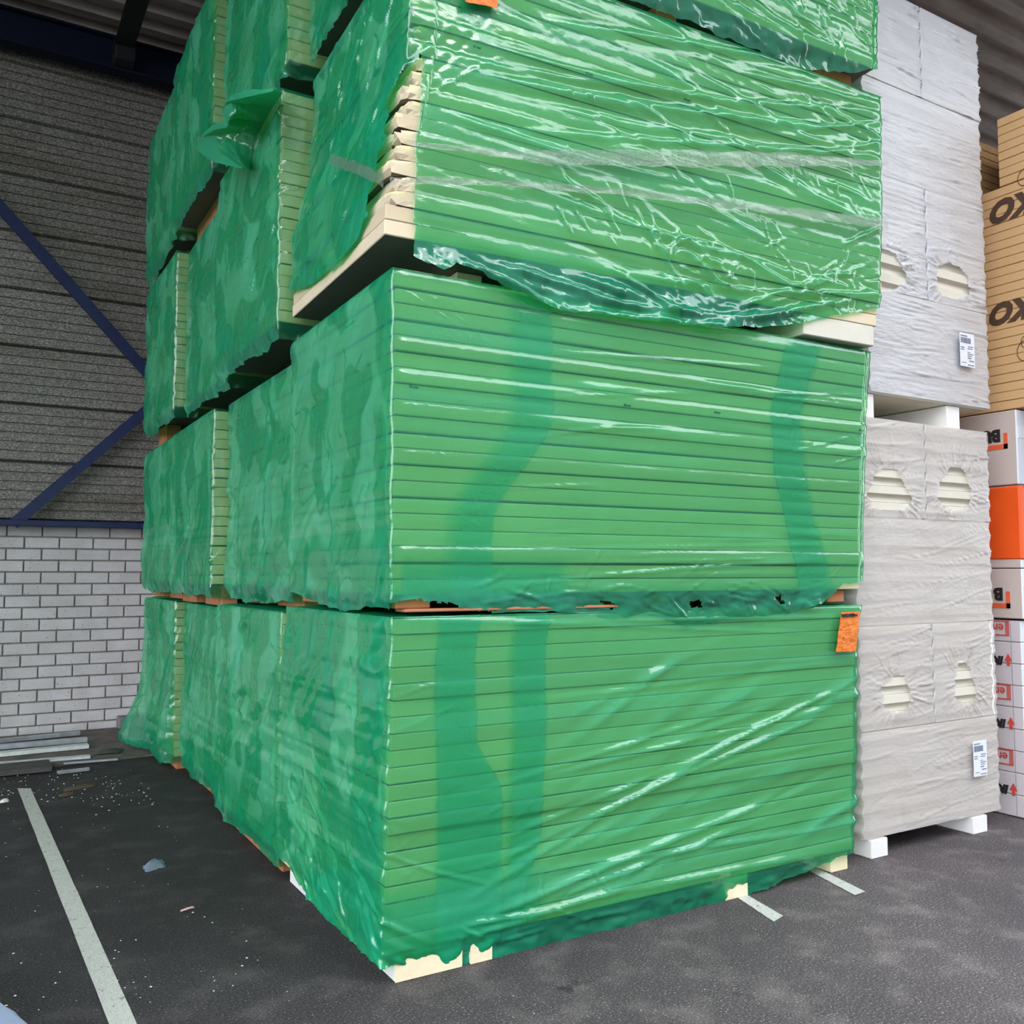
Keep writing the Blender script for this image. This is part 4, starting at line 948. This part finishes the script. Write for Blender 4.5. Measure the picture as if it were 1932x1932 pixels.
a = hZ(186, 1428, 0); rg = raw('dirty_rag', [(a[0] - .03, a[1], .022), (a[0] + .15, a[1] - .02, .022), (a[0] + .2, a[1] + .14, .024), (a[0] - .02, a[1] + .16, .024), (a[0] + .04, a[1] + .05, .05), (a[0] + .12, a[1] + .09, .045)], [(0, 1, 4), (1, 5, 4), (1, 2, 5), (2, 3, 5), (3, 4, 5), (3, 0, 4)], 'dark_plank'); tag(rg, 'crumpled black sheet lying off the right-hand ends of the metal profiles', 'sheet')
p = hY(222, 1385, WY - .12); q = hY(268, 1362, WY - .12)
cb = box('concrete_block', p[0], p[0] + .30, WY - .16, WY - .004, .022, .13, 'concrete_block', None, .008); tag(cb, 'rough grey concrete block standing against the foot of the brick wall', 'block')
# litter: one object each for what can be singled out, the crumbs as stuff
def crumb(c, r, rr):
    V = [(c[0] + r * rr.uniform(.4, 1.3) * math.cos(a), c[1] + r * rr.uniform(.4, 1.3) * math.sin(a), .001) for a in (0, 1.3, 2.5, 3.8, 5.1)]; V += [(c[0], c[1], r * .7)]
    return V, [(i, (i + 1) % 5, 5) for i in range(5)]
rr = random.Random(9); V = []; Fc = []
for k in range(420):
    if k < 170: px, py = rr.uniform(0, 300), rr.gauss(1490, 22)
    elif k < 300: px, py = rr.uniform(0, 560), rr.uniform(1480, 1920)
    else: px, py = rr.uniform(700, 1930), rr.uniform(1640, 1930)
    if py < 1450: continue
    c = hZ(px, py, 0)
    if -.25 < c[0] < 4.0 and -.25 < c[1] < 5.6: continue
    v, f = crumb((c[0], c[1]), rr.uniform(.002, .008) * (1.0 if k < 170 else .75) * (.55 if k >= 300 else 1), rr); b = len(V); V += v; Fc += [tuple(i + b for i in q) for q in f]
cr = raw('foam_crumbs', V, Fc, 'chip_white'); fixn(cr.data); tag(cr, 'pale crumbs and grit scattered over the asphalt', 'crumbs', kind='stuff')
def litter(name, px, size, mat, label, cat, seed, n=8, h=.02, film_=False):
    c = hZ(*px, 0); rr = random.Random(seed); V = []; Fc = []; m = n
    for j in range(m + 1):
        for i in range(m + 1):
            u, v = i / m - .5, j / m - .5; e = (1 - 4 * u * u) * (1 - 4 * v * v)
            V.append((c[0] + u * size[0] * (1 + .3 * float(gn(v * 5, seed, 3))), c[1] + v * size[1] * (1 + .4 * float(gn(u * 4, seed, 8))) + u * size[0] * .4, .003 + h * e * (0.5 + abs(float(gn(u * 7 + seed, v * 7, seed)))) * 1.2))
    for j in range(m):
        for i in range(m): q = j * (m + 1) + i; Fc.append((q, q + 1, q + m + 2, q + m + 1))
    nn = len(V); o = raw(name, V, Fc, mat, smooth=True, attrs={'layers': [1.0] * nn, 'haze': [.1] * nn}); tag(o, label, cat); return o
litter('film_scrap', (291, 1636), (.10, .11), 'bluish_film', 'crumpled scrap of clear plastic alone on the dark asphalt left of the green stacks', 'plastic scrap', 3, h=.04)
litter('pink_scrap', (353, 1716), (.06, .02), 'chip_pink', 'tiny pink scrap on the asphalt near the bottom left', 'scrap', 5, h=.006)
litter('dead_leaf', (150, 1487), (.20, .10), 'leaf_brown', 'dark brown leaf-like scrap on the asphalt below the metal profiles', 'leaf', 6, h=.02)
litter('dead_leaf', (125, 1500), (.09, .09), 'leaf_brown', 'small brown leaf just right of the far end of the white line', 'leaf', 7, h=.012)
litter('foam_scrap', (8, 1513), (.05, .06), 'chip_white', 'white scrap at the left edge beside the end of the white line', 'scrap', 8, h=.02)
# plastic-wrapped thing whose corner enters at the lower left
a = hZ(0, 1886, .18); b = hZ(56, 1934, .18); d = (b - a) / np.linalg.norm(b - a); n_ = np.array([d[1], -d[0], 0]); n_ = n_ if n_[0] < 0 else -n_
wp = empty('plastic_wrapped_pack', (0, 0, 0)); tag(wp, 'bluish plastic-wrapped low pack, only its corner showing at the bottom left', 'pack')
A_ = a - d * .8; B_ = b + d * .5; C_ = B_ + n_ * .8; D_ = A_ + n_ * .8
V = [tuple(q[:2]) + (z,) for z in (0.004, .172) for q in (A_, B_, C_, D_)]
o = raw('contents', V, [(0, 1, 2, 3), (4, 7, 6, 5), (0, 4, 5, 1), (1, 5, 6, 2), (2, 6, 7, 3), (3, 7, 4, 0)], 'galv_pale', wp); fixn(o.data)
V = []; m = 40
for j in range(m + 1):
    for i in range(m + 1):
        q = A_ + (B_ - A_) * i / m + n_ * .8 * j / m; V.append((q[0], q[1], .176 + .012 * (0.5 - abs(float(fbm(i * .25, j * .25, 3))))))
raw('wrap', V, [(j * (m + 1) + i, j * (m + 1) + i + 1, (j + 1) * (m + 1) + i + 1, (j + 1) * (m + 1) + i) for j in range(m) for i in range(m)], 'bluish_film', wp, smooth=True, attrs={'layers': [1.2] * len(V), 'haze': [.1] * len(V)})
